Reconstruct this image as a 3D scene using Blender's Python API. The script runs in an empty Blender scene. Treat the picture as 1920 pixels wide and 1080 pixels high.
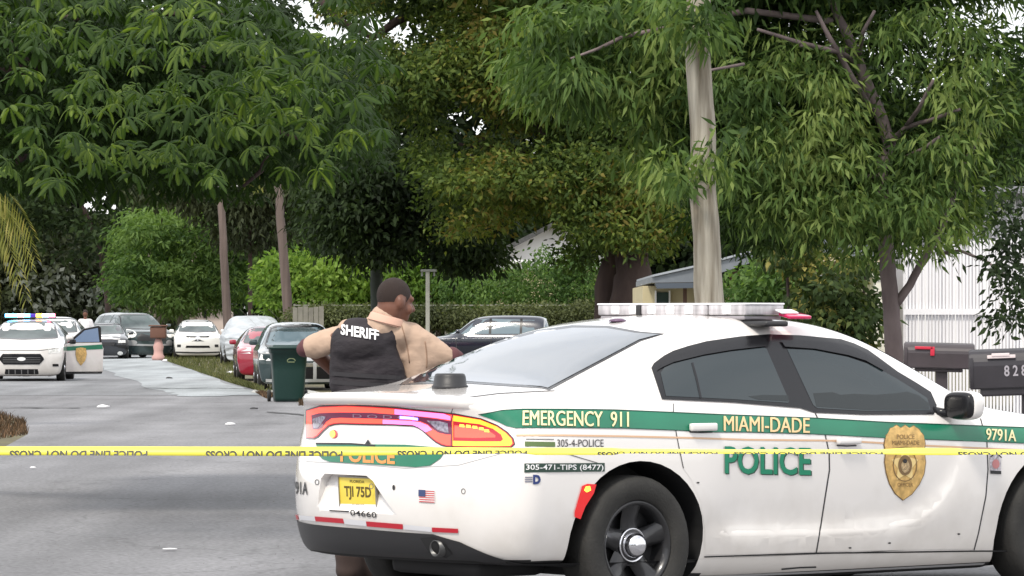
import bpy, bmesh, math, random
import numpy as np
from mathutils import Vector, Matrix
from mathutils.bvhtree import BVHTree
from mathutils import noise as mn
random.seed(7); rng = np.random.default_rng(7)
SC = bpy.context.scene; COL = SC.collection
F = 8160.0; CX = 960.0; HY = 597.0; EYE = 1.5      # focal length in photo pixels, horizon row, eye height

# ------------------------------------------------------------------ camera, sky, sun, exposure
cam = bpy.data.cameras.new("camera"); cam_o = bpy.data.objects.new("camera", cam); COL.objects.link(cam_o)
cam_o.location = (0, 0, EYE); cam_o.rotation_euler = (math.radians(90), 0, 0)
cam.sensor_width = 36; cam.lens = 36*F/1920; cam.shift_y = (HY-540)/1920
cam.clip_start = 0.5; cam.clip_end = 4000; SC.camera = cam_o
SUN_EL, SUN_AZ = 52, 205          # degrees; azimuth clockwise from +Y
w = bpy.data.worlds.new("World"); SC.world = w; w.use_nodes = True
nt = w.node_tree; bg = nt.nodes["Background"]
sky = nt.nodes.new("ShaderNodeTexSky"); sky.sky_type = 'NISHITA'; sky.sun_disc = False
sky.sun_elevation = math.radians(SUN_EL); sky.sun_rotation = math.radians(SUN_AZ)
mx = nt.nodes.new("ShaderNodeMix"); mx.data_type = 'RGBA'
tcw = nt.nodes.new("ShaderNodeTexCoord"); nzw = nt.nodes.new("ShaderNodeTexNoise"); nzw.inputs['Scale'].default_value = 2.2; nzw.inputs['Detail'].default_value = 6
mrw = nt.nodes.new("ShaderNodeMapRange"); mrw.inputs[1].default_value = .35; mrw.inputs[2].default_value = .6; mrw.inputs[3].default_value = .55; mrw.inputs[4].default_value = .95
nt.links.new(tcw.outputs['Generated'], nzw.inputs['Vector']); nt.links.new(nzw.outputs[0], mrw.inputs[0]); nt.links.new(mrw.outputs[0], mx.inputs[0])
nt.links.new(sky.outputs[0], mx.inputs[6]); mx.inputs[7].default_value = (11.6, 11.6, 11.7, 1)
nt.links.new(mx.outputs[2], bg.inputs[0]); bg.inputs[1].default_value = 0.11
sl = bpy.data.lights.new("sun", 'SUN'); sl.energy = 2.2; sl.angle = math.radians(10); sl.color = (1, .93, .82)
so = bpy.data.objects.new("sun", sl); COL.objects.link(so)
az, el = math.radians(SUN_AZ), math.radians(SUN_EL)
sd = Vector((math.sin(az)*math.cos(el), math.cos(az)*math.cos(el), math.sin(el)))
so.rotation_euler = (-sd).to_track_quat('-Z', 'Y').to_euler()
SC.view_settings.view_transform = 'Standard'; SC.view_settings.look = 'None'
SC.view_settings.exposure = 0.42; SC.view_settings.gamma = 1; SC.view_settings.use_curve_mapping = False

# ------------------------------------------------------------------ helpers
def P(px, py, D): return Vector(((px-CX)*D/F, D, EYE-(py-HY)*D/F))
def G(px, py, z=0):                                   # the ground point seen at a photo pixel
    D = F*(EYE-z)/(py-HY); return Vector(((px-CX)*D/F, D, z))
def tag(o, label=None, cat=None, group=None, kind=None):
    if label: o['label'] = label
    if cat: o['category'] = cat
    if group: o['group'] = group
    if kind: o['kind'] = kind
    return o
def empty(name, loc=(0,0,0), rz=0, label=None, cat=None, group=None):
    o = bpy.data.objects.new(name, None); COL.objects.link(o); o.empty_display_size = .2
    o.location = loc; o.rotation_euler = (0, 0, rz); return tag(o, label, cat, group)
def link(name, me, mats, parent=None, smooth=False):
    o = bpy.data.objects.new(name, me); COL.objects.link(o)
    for m in (mats if isinstance(mats, (list, tuple)) else [mats]):
        if m: me.materials.append(m)
    if smooth: me.polygons.foreach_set('use_smooth', [True]*len(me.polygons))
    if parent: o.parent = parent
    return o
def obj(name, bm, mats, parent=None, smooth=False):
    me = bpy.data.meshes.new(name); bm.to_mesh(me); bm.free(); return link(name, me, mats, parent, smooth)
def from_np(name, V, Q, mats, parent=None, smooth=False, tint=None):
    me = bpy.data.meshes.new(name); n = Q.shape[1]
    me.vertices.add(len(V)); me.vertices.foreach_set('co', V.astype(np.float32).ravel())
    me.loops.add(Q.size); me.loops.foreach_set('vertex_index', Q.astype(np.int32).ravel())
    me.polygons.add(len(Q)); me.polygons.foreach_set('loop_start', np.arange(0, Q.size, n, dtype=np.int32))
    me.update(calc_edges=True)
    if tint is not None:
        a = me.attributes.new('tint', 'FLOAT', 'POINT'); a.data.foreach_set('value', tint.astype(np.float32))
    return link(name, me, mats, parent, smooth)
def box(bm, c, s, rot=None, taper=1.0, mi=0):
    r = bmesh.ops.create_cube(bm, size=1); vs = r['verts']
    for v in vs:
        k = taper if v.co.z > 0 else 1
        v.co = Vector((v.co.x*s[0]*k, v.co.y*s[1]*k, v.co.z*s[2]))
        if rot is not None: v.co = rot @ v.co
        v.co += Vector(c)
    fs = {f for v in vs for f in v.link_faces}
    for f in fs: f.material_index = mi
    return vs
def bbox(bm, c, s, bev=.01, rot=None, taper=1.0, seg=2):
    b = bmesh.new(); box(b, (0,0,0), s, None, taper)
    bmesh.ops.bevel(b, geom=b.edges[:], offset=bev, segments=seg, affect='EDGES', profile=.6)
    R = rot if rot is not None else Matrix.Identity(3)
    add_bm(bm, b, lambda co: R @ co + Vector(c))
def add_bm(bm, b, fn=lambda c: c):
    m = {v: bm.verts.new(fn(v.co.copy())) for v in b.verts}
    for f in b.faces:
        try:
            nf = bm.faces.new([m[v] for v in f.verts]); nf.material_index = f.material_index
        except ValueError: pass
    b.free()
def tube(bm, pts, rad, n=8, cap=True, mi=0):
    pts = [Vector(p) for p in pts]; rings = []
    if not isinstance(rad, (list, tuple)): rad = [rad]*len(pts)
    up0 = None
    for i, p in enumerate(pts):
        d = (pts[min(i+1, len(pts)-1)]-pts[max(i-1, 0)]).normalized()
        if up0 is None:
            a = Vector((0,0,1)) if abs(d.z) < .9 else Vector((1,0,0)); u = d.cross(a).normalized()
        else: u = (up0-d*up0.dot(d)).normalized()
        up0 = u; v = d.cross(u)
        rings.append([bm.verts.new(p+(u*math.cos(t)+v*math.sin(t))*rad[i]) for t in [2*math.pi*k/n for k in range(n)]])
    for a, b in zip(rings, rings[1:]):
        for k in range(n): bm.faces.new((a[k], a[(k+1)%n], b[(k+1)%n], b[k])).material_index = mi
    if cap:
        bm.faces.new(rings[0][::-1]).material_index = mi; bm.faces.new(rings[-1]).material_index = mi
def lathe(bm, prof, n=32, axis='Y', c=(0,0,0), mi=0):     # prof: (radius, along axis)
    rings = []
    for r, h in prof:
        ring = []
        for k in range(n):
            t = 2*math.pi*k/n; a, b = r*math.cos(t), r*math.sin(t)
            p = (a, h, b) if axis == 'Y' else (a, b, h)
            ring.append(bm.verts.new(Vector(p)+Vector(c)))
        rings.append(ring)
    for a, b in zip(rings, rings[1:]):
        for k in range(n):
            try: bm.faces.new((a[k], a[(k+1)%n], b[(k+1)%n], b[k])).material_index = mi
            except ValueError: pass
    return rings
def eval_mesh(o):
    dg = bpy.context.evaluated_depsgraph_get(); dg.update()
    return bpy.data.meshes.new_from_object(o.evaluated_get(dg))
def bake(o, mods):                                      # apply modifiers without bpy.ops
    for typ, kw in mods:
        m = o.modifiers.new(typ, typ)
        for k, v in kw.items(): setattr(m, k, v)
    me = eval_mesh(o); o.modifiers.clear(); old = o.data; o.data = me; bpy.data.meshes.remove(old); return o

# ------------------------------------------------------------------ materials
MATS = {}
def mat(name, col, rough=.6, metal=0, noise=0, scale=8, bump=0, bscale=60, coat=0, ior=1.5, emit=None, es=1, trans=0, spec=.5, detail=5, stretch=None, col2=None):
    if name in MATS: return MATS[name]
    m = bpy.data.materials.new(name); m.use_nodes = True; nt = m.node_tree; b = nt.nodes['Principled BSDF']
    b.inputs['Base Color'].default_value = (*col, 1); b.inputs['Roughness'].default_value = rough
    b.inputs['Metallic'].default_value = metal; b.inputs['IOR'].default_value = ior
    b.inputs['Coat Weight'].default_value = coat; b.inputs['Coat Roughness'].default_value = .04
    b.inputs['Specular IOR Level'].default_value = spec; b.inputs['Transmission Weight'].default_value = trans
    if emit: b.inputs['Emission Color'].default_value = (*emit, 1); b.inputs['Emission Strength'].default_value = es
    if noise or bump:
        tc = nt.nodes.new('ShaderNodeTexCoord'); mp = nt.nodes.new('ShaderNodeMapping'); nt.links.new(tc.outputs['Object'], mp.inputs[0])
        if stretch: mp.inputs['Scale'].default_value = stretch
    if noise:
        n = nt.nodes.new('ShaderNodeTexNoise'); n.inputs['Scale'].default_value = scale; n.inputs['Detail'].default_value = detail
        nt.links.new(mp.outputs[0], n.inputs['Vector'])
        r = nt.nodes.new('ShaderNodeValToRGB'); r.color_ramp.elements[0].position = .3; r.color_ramp.elements[1].position = .7
        c2 = col2 or tuple(min(1, c*(1+noise)) for c in col); c1 = tuple(c*(1-noise) for c in col) if not col2 else col
        r.color_ramp.elements[0].color = (*c1, 1); r.color_ramp.elements[1].color = (*c2, 1)
        nt.links.new(n.outputs[0], r.inputs[0]); nt.links.new(r.outputs[0], b.inputs['Base Color'])
    if bump:
        n = nt.nodes.new('ShaderNodeTexNoise'); n.inputs['Scale'].default_value = bscale; n.inputs['Detail'].default_value = 4
        nt.links.new(mp.outputs[0], n.inputs['Vector'])
        bp = nt.nodes.new('ShaderNodeBump'); bp.inputs['Strength'].default_value = bump; bp.inputs['Distance'].default_value = .02
        nt.links.new(n.outputs[0], bp.inputs['Height']); nt.links.new(bp.outputs[0], b.inputs['Normal'])
    MATS[name] = m; return m
def leafmat(name, stops, trans=.35, rough=.65, vary=0):
    m = bpy.data.materials.new(name); m.use_nodes = True; nt = m.node_tree; b = nt.nodes['Principled BSDF']; out = nt.nodes['Material Output']
    a = nt.nodes.new('ShaderNodeAttribute'); a.attribute_name = 'tint'
    r = nt.nodes.new('ShaderNodeValToRGB'); cr = r.color_ramp
    while len(cr.elements) < len(stops): cr.elements.new(.5)
    for e, (p, c) in zip(cr.elements, stops): e.position = p; e.color = (*c, 1)
    src_ = a.outputs['Fac']
    if vary:
        oi = nt.nodes.new('ShaderNodeObjectInfo'); ma = nt.nodes.new('ShaderNodeMath'); ma.operation = 'MULTIPLY_ADD'; ma.inputs[1].default_value = vary; nt.links.new(oi.outputs['Random'], ma.inputs[0]); nt.links.new(src_, ma.inputs[2])
        mb_ = nt.nodes.new('ShaderNodeMath'); mb_.operation = 'SUBTRACT'; mb_.inputs[1].default_value = vary*.55; nt.links.new(ma.outputs[0], mb_.inputs[0]); src_ = mb_.outputs[0]
    nt.links.new(src_, r.inputs[0]); nt.links.new(r.outputs[0], b.inputs['Base Color'])
    b.inputs['Roughness'].default_value = rough; b.inputs['Specular IOR Level'].default_value = .22
    t = nt.nodes.new('ShaderNodeBsdfTranslucent'); g = nt.nodes.new('ShaderNodeMixRGB'); g.blend_type = 'MULTIPLY'; g.inputs[0].default_value = 1; g.inputs[2].default_value = (1.25, 1.3, .6, 1)
    nt.links.new(r.outputs[0], g.inputs[1]); nt.links.new(g.outputs[0], t.inputs[0])
    x = nt.nodes.new('ShaderNodeMixShader'); x.inputs[0].default_value = trans
    nt.links.new(b.outputs[0], x.inputs[1]); nt.links.new(t.outputs[0], x.inputs[2]); nt.links.new(x.outputs[0], out.inputs[0]); return m

white_paint = mat('white_car_paint', (.78,.75,.725), .22, coat=.9, noise=.03, scale=1.2)
def add_grime(m):            # road dust low on the panels
    nt = m.node_tree; b = nt.nodes['Principled BSDF']; src = b.inputs['Base Color'].links[0].from_socket
    tc = nt.nodes.new('ShaderNodeTexCoord'); sx = nt.nodes.new('ShaderNodeSeparateXYZ'); nt.links.new(tc.outputs['Object'], sx.inputs[0])
    n = nt.nodes.new('ShaderNodeTexNoise'); n.inputs['Scale'].default_value = 5; n.inputs['Detail'].default_value = 8; nt.links.new(tc.outputs['Object'], n.inputs['Vector'])
    a = nt.nodes.new('ShaderNodeMath'); a.operation = 'MULTIPLY_ADD'; a.inputs[1].default_value = -.55; nt.links.new(n.outputs[0], a.inputs[0]); nt.links.new(sx.outputs['Z'], a.inputs[2])
    r = nt.nodes.new('ShaderNodeMapRange'); r.inputs[1].default_value = -.08; r.inputs[2].default_value = .32; r.inputs[3].default_value = .42; r.inputs[4].default_value = 0; nt.links.new(a.outputs[0], r.inputs[0])
    x = nt.nodes.new('ShaderNodeMixRGB'); x.inputs[2].default_value = (.36,.32,.27,1); nt.links.new(r.outputs[0], x.inputs[0]); nt.links.new(src, x.inputs[1]); nt.links.new(x.outputs[0], b.inputs['Base Color'])
add_grime(white_paint)
seam_dark = mat('panel_gap', (.035,.035,.038), .7)
under_black = mat('underbody_black', (.012,.012,.013), .75)
plastic_black = mat('black_plastic', (.022,.022,.024), .45, bump=.05, bscale=200)
gloss_black = mat('gloss_black', (.012,.012,.014), .25, coat=.15, spec=.3)
tint_glass = mat('tinted_glass', (.022,.032,.036), .04, ior=1.5, spec=.5, coat=.25)
rear_glass_m = mat('rear_glass', (.02,.04,.065), .04, ior=1.8, spec=.8, coat=.8, bump=.08, bscale=4, stretch=(1,.3,1))
clear_glass = mat('car_glass', (.03,.042,.045), .1, ior=1.4, spec=.4, noise=.9, scale=1.5, col2=(.09,.12,.12))
rubber = mat('tyre_rubber', (.025,.024,.022), .8, noise=.3, scale=6, bump=.2, bscale=80)
rim_black = mat('steel_rim_black', (.03,.03,.032), .3, metal=.4, coat=.3)
chrome = mat('chrome', (.75,.75,.78), .12, metal=1)
silver_m = mat('silver_paint', (.52,.53,.54), .3, metal=.4, coat=.6)
green_decal = mat('green_decal', (.005,.17,.09), .35, coat=.3, noise=.12, scale=3)
gold_decal = mat('gold_decal', (.70,.50,.20), .4)
cream_decal = mat('cream_decal', (.82,.74,.42), .4)
orange_line = mat('gold_line', (.66,.42,.26), .4)
black_print = mat('black_print', (.02,.02,.022), .5)
white_print = mat('white_print', (.82,.82,.82), .5)

# ------------------------------------------------------------------ car building kit
class Car:
    """body lattice -> smooth shell; panels, glass, seams and lettering are meshed flat and laid on the shell"""
    def __init__(s, root, st, rear_x, front_x, plan_r=.28, plan_f=.30, zl=(.20,.32,.50,.69,.86), lev=2, paint=None, arches=(), extra_cut=None, warp=None, M=6, zbot=None):
        s.root = root; s.L = st[-1][0]; n = len(st); N = 7
        zb0 = zl
        V = {}; bm = bmesh.new()
        def pos(i, j, k):
            x, fd, ws, wm, zb, wb, zr, wr, cr = st[i]
            wsd = (ws*.97, ws, wm-.008, wm, wm-.004, (wm+wb)/2+.02, wb, wr)[k]
            z = (zl[0], zl[1], zl[2], zl[3], zl[4], zl[4]+(zb-zl[4])*.5, zb, zr)[k]
            t = 2*j/M-1; y = wsd*t
            if k == 0 and zbot: z = zbot(x); wsd = ws*.99
            if k == N: z += cr*(1-t*t)
            u = abs(y)/.9
            if i < n//2: x = x + plan_r*fd*u**3 + rear_x[k]*fd
            else: x = x - plan_f*fd*u**3 - front_x[k]*fd
            return Vector((x, y, z))
        def vt(i, j, k):
            if (i, j, k) not in V: V[(i, j, k)] = bm.verts.new(pos(i, j, k))
            return V[(i, j, k)]
        def q(a, b, c, d): bm.faces.new((vt(*a), vt(*b), vt(*c), vt(*d)))
        for i in range(n-1):
            for k in range(N):
                q((i,0,k), (i+1,0,k), (i+1,0,k+1), (i,0,k+1)); q((i,M,k), (i,M,k+1), (i+1,M,k+1), (i+1,M,k))
            for j in range(M):
                q((i,j,0), (i,j+1,0), (i+1,j+1,0), (i+1,j,0)); q((i,j,N), (i+1,j,N), (i+1,j+1,N), (i,j+1,N))
        for j in range(M):
            for k in range(N):
                q((0,j,k), (0,j,k+1), (0,j+1,k+1), (0,j+1,k)); q((n-1,j,k), (n-1,j+1,k), (n-1,j+1,k+1), (n-1,j,k+1))
        bmesh.ops.recalc_face_normals(bm, faces=bm.faces[:])
        o = obj('body', bm, [paint, under_black], root, True)
        bake(o, [('SUBSURF', dict(levels=lev, render_levels=lev))])
        if warp:
            for v in o.data.vertices: v.co = warp(v.co)
        me = o.data; s.body = o
        me.polygons.foreach_set('use_smooth', [True]*len(me.polygons))
        s.bvh = BVHTree.FromPolygons([v.co.copy() for v in me.vertices], [tuple(p.vertices) for p in me.polygons])
        cutters = []
        for (cx, cz, rx, rz) in arches:
            for sg in (-1, 1):
                b = bmesh.new(); rr = []
                for yy in (.62, 1.3):
                    ring = [b.verts.new((cx+rx*math.cos(t), sg*yy, cz+rz*math.sin(t)) if math.sin(t) > 0 else (cx+rx*(1.0+.16*min(1, -math.sin(t)*1.2) if math.cos(t) < 0 else 1)*math.copysign(min(1, abs(math.cos(t))*1.0+max(0, -math.sin(t))*.0), math.cos(t)), sg*yy, cz+rz*math.sin(t))) for t in [2*math.pi*k/40 for k in range(40)]]
                    rr.append(ring)
                for k in range(40): b.faces.new((rr[0][k], rr[0][(k+1)%40], rr[1][(k+1)%40], rr[1][k]))
                b.faces.new(rr[0][::-1]); b.faces.new(rr[1])
                bmesh.ops.recalc_face_normals(b, faces=b.faces[:])
                for f in b.faces: f.material_index = 1
                cutters.append(b)
        if extra_cut:
            cutters += extra_cut
        for b in cutters:
            c = obj('cutter', b, [None], root); c.data.materials.append(paint); c.data.materials.append(under_black)
            md = o.modifiers.new('b', 'BOOLEAN'); md.operation = 'DIFFERENCE'; md.solver = 'EXACT'; md.object = c
            nm = eval_mesh(o); o.modifiers.clear(); old = o.data; o.data = nm; bpy.data.meshes.remove(old)
            bpy.data.objects.remove(c)
        if cutters:
            o.data.set_sharp_from_angle(angle=math.radians(32))
            
            while len(o.data.materials) < 2: o.data.materials.append(under_black)
            o.data.materials[0] = paint; o.data.materials[1] = under_black
    def ray(s, plane, a, b):
        if plane == 'side': return Vector((a, -3, b)), Vector((0, 1, 0))
        if plane == 'far': return Vector((a, 3, b)), Vector((0, -1, 0))
        if plane == 'front': return Vector((s.L+2, a, b)), Vector((-1, 0, 0))
        if plane == 'rear': return Vector((-2, a, b)), Vector((1, 0, 0))
        if plane == 'top': return Vector((a, b, 4)), Vector((0, 0, -1))
        inv = s.root.matrix_basis.inverted(); e = inv @ Vector((0, 0, EYE)); p = inv @ P(a, b, 10)
        return e, (p-e).normalized()
    def hit(s, plane, a, b, off=.002, mirror=False):
        o, d = s.ray(plane, a, b); loc, nrm, i, dist = s.bvh.ray_cast(o, d)
        if loc is None:
            # grazing miss: nearest shell point to the ray
            best = None
            for t in range(0, 60):
                q = o+d*(t*.5 if plane != 'px' else 20+t*.08); h = s.bvh.find_nearest(q)
                if best is None or h[3] < best[0]: best = (h[3], h[0], h[1])
            loc, nrm = best[1], best[2]
        if nrm.dot(d) > 0: nrm = -nrm
        v = loc+nrm*off
        return Vector((v.x, -v.y, v.z)) if mirror else v
    def lay(s, name, bm2, plane, m, off=.002, step=.05, parent=None, mirror=False, thick=0):
        """bm2: flat mesh with (a,b) in x,y; cut on a grid and laid on the shell"""
        if not bm2.verts: bm2.free(); return None
        xs = [v.co.x for v in bm2.verts]; ys = [v.co.y for v in bm2.verts]
        for lo, hi, ax in ((min(xs), max(xs), 0), (min(ys), max(ys), 1)):
            c = math.ceil(lo/step)*step
            while c < hi:
                no = Vector((1,0,0)) if ax == 0 else Vector((0,1,0))
                bmesh.ops.bisect_plane(bm2, geom=bm2.verts[:]+bm2.edges[:]+bm2.faces[:], plane_co=no*c, plane_no=no, dist=1e-6)
                c += step
        for v in bm2.verts: v.co = s.hit(plane, v.co.x, v.co.y, off, mirror)
        bmesh.ops.triangulate(bm2, faces=bm2.faces[:])
        inv = s.root.matrix_basis.inverted()
        bmesh.ops.recalc_face_normals(bm2, faces=bm2.faces[:])
        if thick:
            r = bmesh.ops.solidify(bm2, geom=bm2.faces[:], thickness=thick)
        return obj(name, bm2, m, parent or s.root, True)
    def panel(s, name, pts, m, plane='px', off=.002, step=None, parent=None, holes=(), mirror=False, both=False, thick=0):
        def mk():
            b = bmesh.new(); b.faces.new([b.verts.new((x, y, 0)) for x, y in pts]); b.normal_update()
            bmesh.ops.triangulate(b, faces=b.faces[:]); return b
        st = step or (18 if plane == 'px' else .06)
        o = s.lay(name, mk(), plane, m, off, st, parent, mirror, thick)
        if both: s.lay(name, mk(), plane, m, off, st, parent, True, thick)
        return o
    def line(s, name, pts, wd, m, plane='px', off=.003, parent=None, both=False, closed=False, taper=False):
        pts = [Vector((x, y)) for x, y in pts]
        if closed: pts = pts+[pts[0]]
        # resample
        st = 14 if plane == 'px' else .05; q = []
        for a, b in zip(pts, pts[1:]):
            n = max(1, int((b-a).length/st))
            for k in range(n): q.append(a.lerp(b, k/n))
        q.append(pts[-1])
        def mk(mir):
            b = bmesh.new(); L = []
            for i, p in enumerate(q):
                d = (q[min(i+1, len(q)-1)]-q[max(i-1, 0)])
                if d.length < 1e-9: d = Vector((1, 0))
                d.normalize(); nn = Vector((-d.y, d.x))*wd/2
                L.append([b.verts.new(s.hit(plane, *(p+nn), off, mir)), b.verts.new(s.hit(plane, *(p-nn), off, mir))])
            for u, v in zip(L, L[1:]): b.faces.new((u[0], u[1], v[1], v[0]))
            bmesh.ops.recalc_face_normals(b, faces=b.faces[:])
            return obj(name, b, m, parent or s.root, True)
        o = mk(False)
        if both: mk(True)
        return o
    def text(s, name, txt, x0, y0, x1, y1, m, plane='px', off=.004, parent=None, bold=.0, slope=0, flip=False, step=None):
        b = text_bm(txt, bold); xs = [v.co.x for v in b.verts]; ys = [v.co.y for v in b.verts]
        ax, bx, ay, by = min(xs), max(xs), min(ys), max(ys)
        for v in b.verts:
            u = (v.co.x-ax)/(bx-ax); t = (v.co.y-ay)/(by-ay)
            v.co = Vector((x0+(x1-x0)*u, y1+(y0-y1)*t+slope*u, 0))
        return s.lay(name, b, plane, m, off, step or (16 if plane == 'px' else .05), parent)
def text_bm(txt, bold=0):
    cu = bpy.data.curves.new('t', 'FONT'); cu.body = txt; cu.offset = bold; cu.resolution_u = 3
    to = bpy.data.objects.new('t', cu); COL.objects.link(to)
    me = eval_mesh(to); bpy.data.objects.remove(to); b = bmesh.new(); b.from_mesh(me); bpy.data.meshes.remove(me)
    bmesh.ops.triangulate(b, faces=b.faces[:]); return b

def wheel(root, x, y, z, r, wid, rimr, side, police=True, n=40, steer=0):
    e = bpy.data.objects.new('wheel', None); COL.objects.link(e); e.parent = root; e.location = (x, y, z); e.rotation_euler = (0, 0, steer)
    sg = side   # -1: outer face towards -Y
    b = bmesh.new(); w2 = wid/2
    prof = [(rimr, -w2*.75), (rimr+.012, -w2*.95), (r*.86, -w2), (r*.955, -w2*.93), (r*.99, -w2*.72), (r, -w2*.3), (r, w2*.3), (r*.99, w2*.72), (r*.955, w2*.93), (r*.86, w2), (rimr+.012, w2*.95), (rimr, w2*.75), (rimr, -w2*.75)]
    lathe(b, prof, n); obj('tyre', b, rubber, e, True)
    b = bmesh.new(); o = sg*w2
    def L(p): lathe(b, [(a, h*sg) for a, h in p], n)
    L([(rimr+.004, w2*.80), (rimr-.004, w2*.86), (rimr-.018, w2*.80), (rimr-.03, w2*.45), (rimr-.035, -w2*.7)])
    L([(rimr-.03, -.01), (.02, -.01)])
    hub = .075 if police else .05
    L([(hub+.02, w2*.30), (hub, w2*.52), (.001, w2*.52)])
    for k in range(5):
        t0 = 2*math.pi*k/5+.3
        pr = [(hub-.01, .060, w2*.50), (rimr*.55, .052, w2*.46), (rimr*.8, .056, w2*.62), (rimr-.012, .075, w2*.72)]
        rows = []
        for rr, hw, h in pr:
            c, s_ = math.cos(t0), math.sin(t0); row = []
            for u, dh in ((-1, -.03), (-.55, 0), (.55, 0), (1, -.03)):
                row.append(b.verts.new((rr*c-u*hw*s_, sg*(h+dh), rr*s_+u*hw*c)))
            rows.append(row)
        for a, c2 in zip(rows, rows[1:]):
            for q in range(3): b.faces.new((a[q], a[q+1], c2[q+1], c2[q]))
    bmesh.ops.recalc_face_normals(b, faces=b.faces[:])
    obj('rim', b, rim_black if police else silver_m, e, True)
    b = bmesh.new(); lathe(b, [(.090, sg*w2*.40), (.089, sg*w2*.52), (.083, sg*w2*.56), (.079, sg*w2*.50), (.068, sg*w2*.46), (.064, sg*w2*.56), (.060, sg*w2*.86), (.04, sg*w2*1.02), (.018, sg*w2*1.06), (.001, sg*w2*1.06)], 24)
    obj('hub_cap', b, chrome, e, True)
    return e

# ================================================================== GROUND
def sheet(name, pts, z, m, label=None, kind='structure', sub=0):
    if sub:
        q = []; n_ = len(pts)
        for i in range(n_):
            (ax_, ay_), (bx_, by_) = pts[i], pts[(i+1) % n_]
            for k in range(sub):
                u = k/sub; x, y = ax_+(bx_-ax_)*u, ay_+(by_-ay_)*u
                q.append((x+random.uniform(-.12,.12), y+(random.uniform(-.9,.9) if k else 0)))
        pts = q
    b = bmesh.new(); b.faces.new([b.verts.new((x, y, z)) for x, y in pts]); b.normal_update()
    bmesh.ops.triangulate(b, faces=b.faces[:]); bmesh.ops.recalc_face_normals(b, faces=b.faces[:])
    if b.faces[0].normal.z < 0: bmesh.ops.reverse_faces(b, faces=b.faces[:])
    o = obj(name, b, m); tag(o, label, None, None, kind); return o
soil = mat('verge_soil', (.075,.062,.04), .95, noise=.5, scale=1.3, bump=.1, bscale=3, col2=(.13,.12,.055))
def asphalt(name, c1, c2, rough):
    m = mat(name, c1, rough, noise=.3, scale=.35, col2=c2, bump=.25, bscale=40, detail=9)
    nt = m.node_tree; b = nt.nodes['Principled BSDF']; src = b.inputs['Base Color'].links[0].from_socket
    tc = nt.nodes.new('ShaderNodeTexCoord')
    mp = nt.nodes.new('ShaderNodeMapping'); mp.inputs['Scale'].default_value = (1.1, .10, 1); mp.inputs['Rotation'].default_value = (0, 0, .25)
    n = nt.nodes.new('ShaderNodeTexNoise'); n.inputs['Scale'].default_value = 1.0; n.inputs['Detail'].default_value = 8
    nt.links.new(tc.outputs['Object'], mp.inputs[0]); nt.links.new(mp.outputs[0], n.inputs['Vector'])
    mr = nt.nodes.new('ShaderNodeMapRange'); mr.inputs[1].default_value = .3; mr.inputs[2].default_value = .7; mr.inputs[3].default_value = .70; mr.inputs[4].default_value = 1.26
    nt.links.new(n.outputs[0], mr.inputs[0])
    # hairline cracks
    vo = nt.nodes.new('ShaderNodeTexVoronoi'); vo.feature = 'DISTANCE_TO_EDGE'; vo.inputs['Scale'].default_value = .33
    n3 = nt.nodes.new('ShaderNodeTexNoise'); n3.inputs['Scale'].default_value = 1.5; n3.inputs['Detail'].default_value = 5
    add = nt.nodes.new('ShaderNodeMixRGB'); add.blend_type = 'LINEAR_LIGHT'; add.inputs[0].default_value = .5
    nt.links.new(tc.outputs['Object'], n3.inputs['Vector']); nt.links.new(tc.outputs['Object'], add.inputs[1]); nt.links.new(n3.outputs['Color'], add.inputs[2]); nt.links.new(add.outputs[0], vo.inputs['Vector'])
    mr2 = nt.nodes.new('ShaderNodeMapRange'); mr2.inputs[1].default_value = 0; mr2.inputs[2].default_value = .012; mr2.inputs[3].default_value = .72; mr2.inputs[4].default_value = 1
    nt.links.new(vo.outputs['Distance'], mr2.inputs[0])
    # fine aggregate speckle
    n4 = nt.nodes.new('ShaderNodeTexNoise'); n4.inputs['Scale'].default_value = 26; n4.inputs['Detail'].default_value = 2
    nt.links.new(tc.outputs['Object'], n4.inputs['Vector'])
    mr4 = nt.nodes.new('ShaderNodeMapRange'); mr4.inputs[1].default_value = .3; mr4.inputs[2].default_value = .7; mr4.inputs[3].default_value = .70; mr4.inputs[4].default_value = 1.3; nt.links.new(n4.outputs[0], mr4.inputs[0])
    k = nt.nodes.new('ShaderNodeMath'); k.operation = 'MULTIPLY'; nt.links.new(mr.outputs[0], k.inputs[0]); nt.links.new(mr2.outputs[0], k.inputs[1])
    k2 = nt.nodes.new('ShaderNodeMath'); k2.operation = 'MULTIPLY'; nt.links.new(k.outputs[0], k2.inputs[0]); nt.links.new(mr4.outputs[0], k2.inputs[1])
    mm = nt.nodes.new('ShaderNodeMixRGB'); mm.blend_type = 'MULTIPLY'; mm.inputs[0].default_value = 1
    nt.links.new(src, mm.inputs[1]); nt.links.new(k2.outputs[0], mm.inputs[2]); nt.links.new(mm.outputs[0], b.inputs['Base Color']); return m
asph_new = asphalt('asphalt_intersection', (.15,.15,.158), (.20,.20,.21), .8)
asph_sunlit = asphalt('asphalt_sunbleached', (.22,.24,.25), (.32,.345,.36), .65)  # lighter tone stands in for sunlight on the road
asph_mid = asphalt('asphalt_street', (.15,.155,.165), (.20,.205,.215), .8)
sheet('ground', [(-900,-200), (900,-200), (900,2500), (-900,2500)], 0, soil, 'brown earth and grass verge ground')
gp = lambda px, py: tuple(G(px, py)[:2])
sheet('road', [(-60,-30), (60,-30), (60,58), gp(960,790), gp(640,768), gp(566,756), gp(505,742), gp(-200,742), gp(-200,762), gp(-20,770), gp(45,790), gp(52,815), gp(10,838), gp(-120,845), (-60,52)], .006, asph_new, 'grey asphalt of the intersection in front')
vp = lambda D, px0, D0: None
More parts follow.
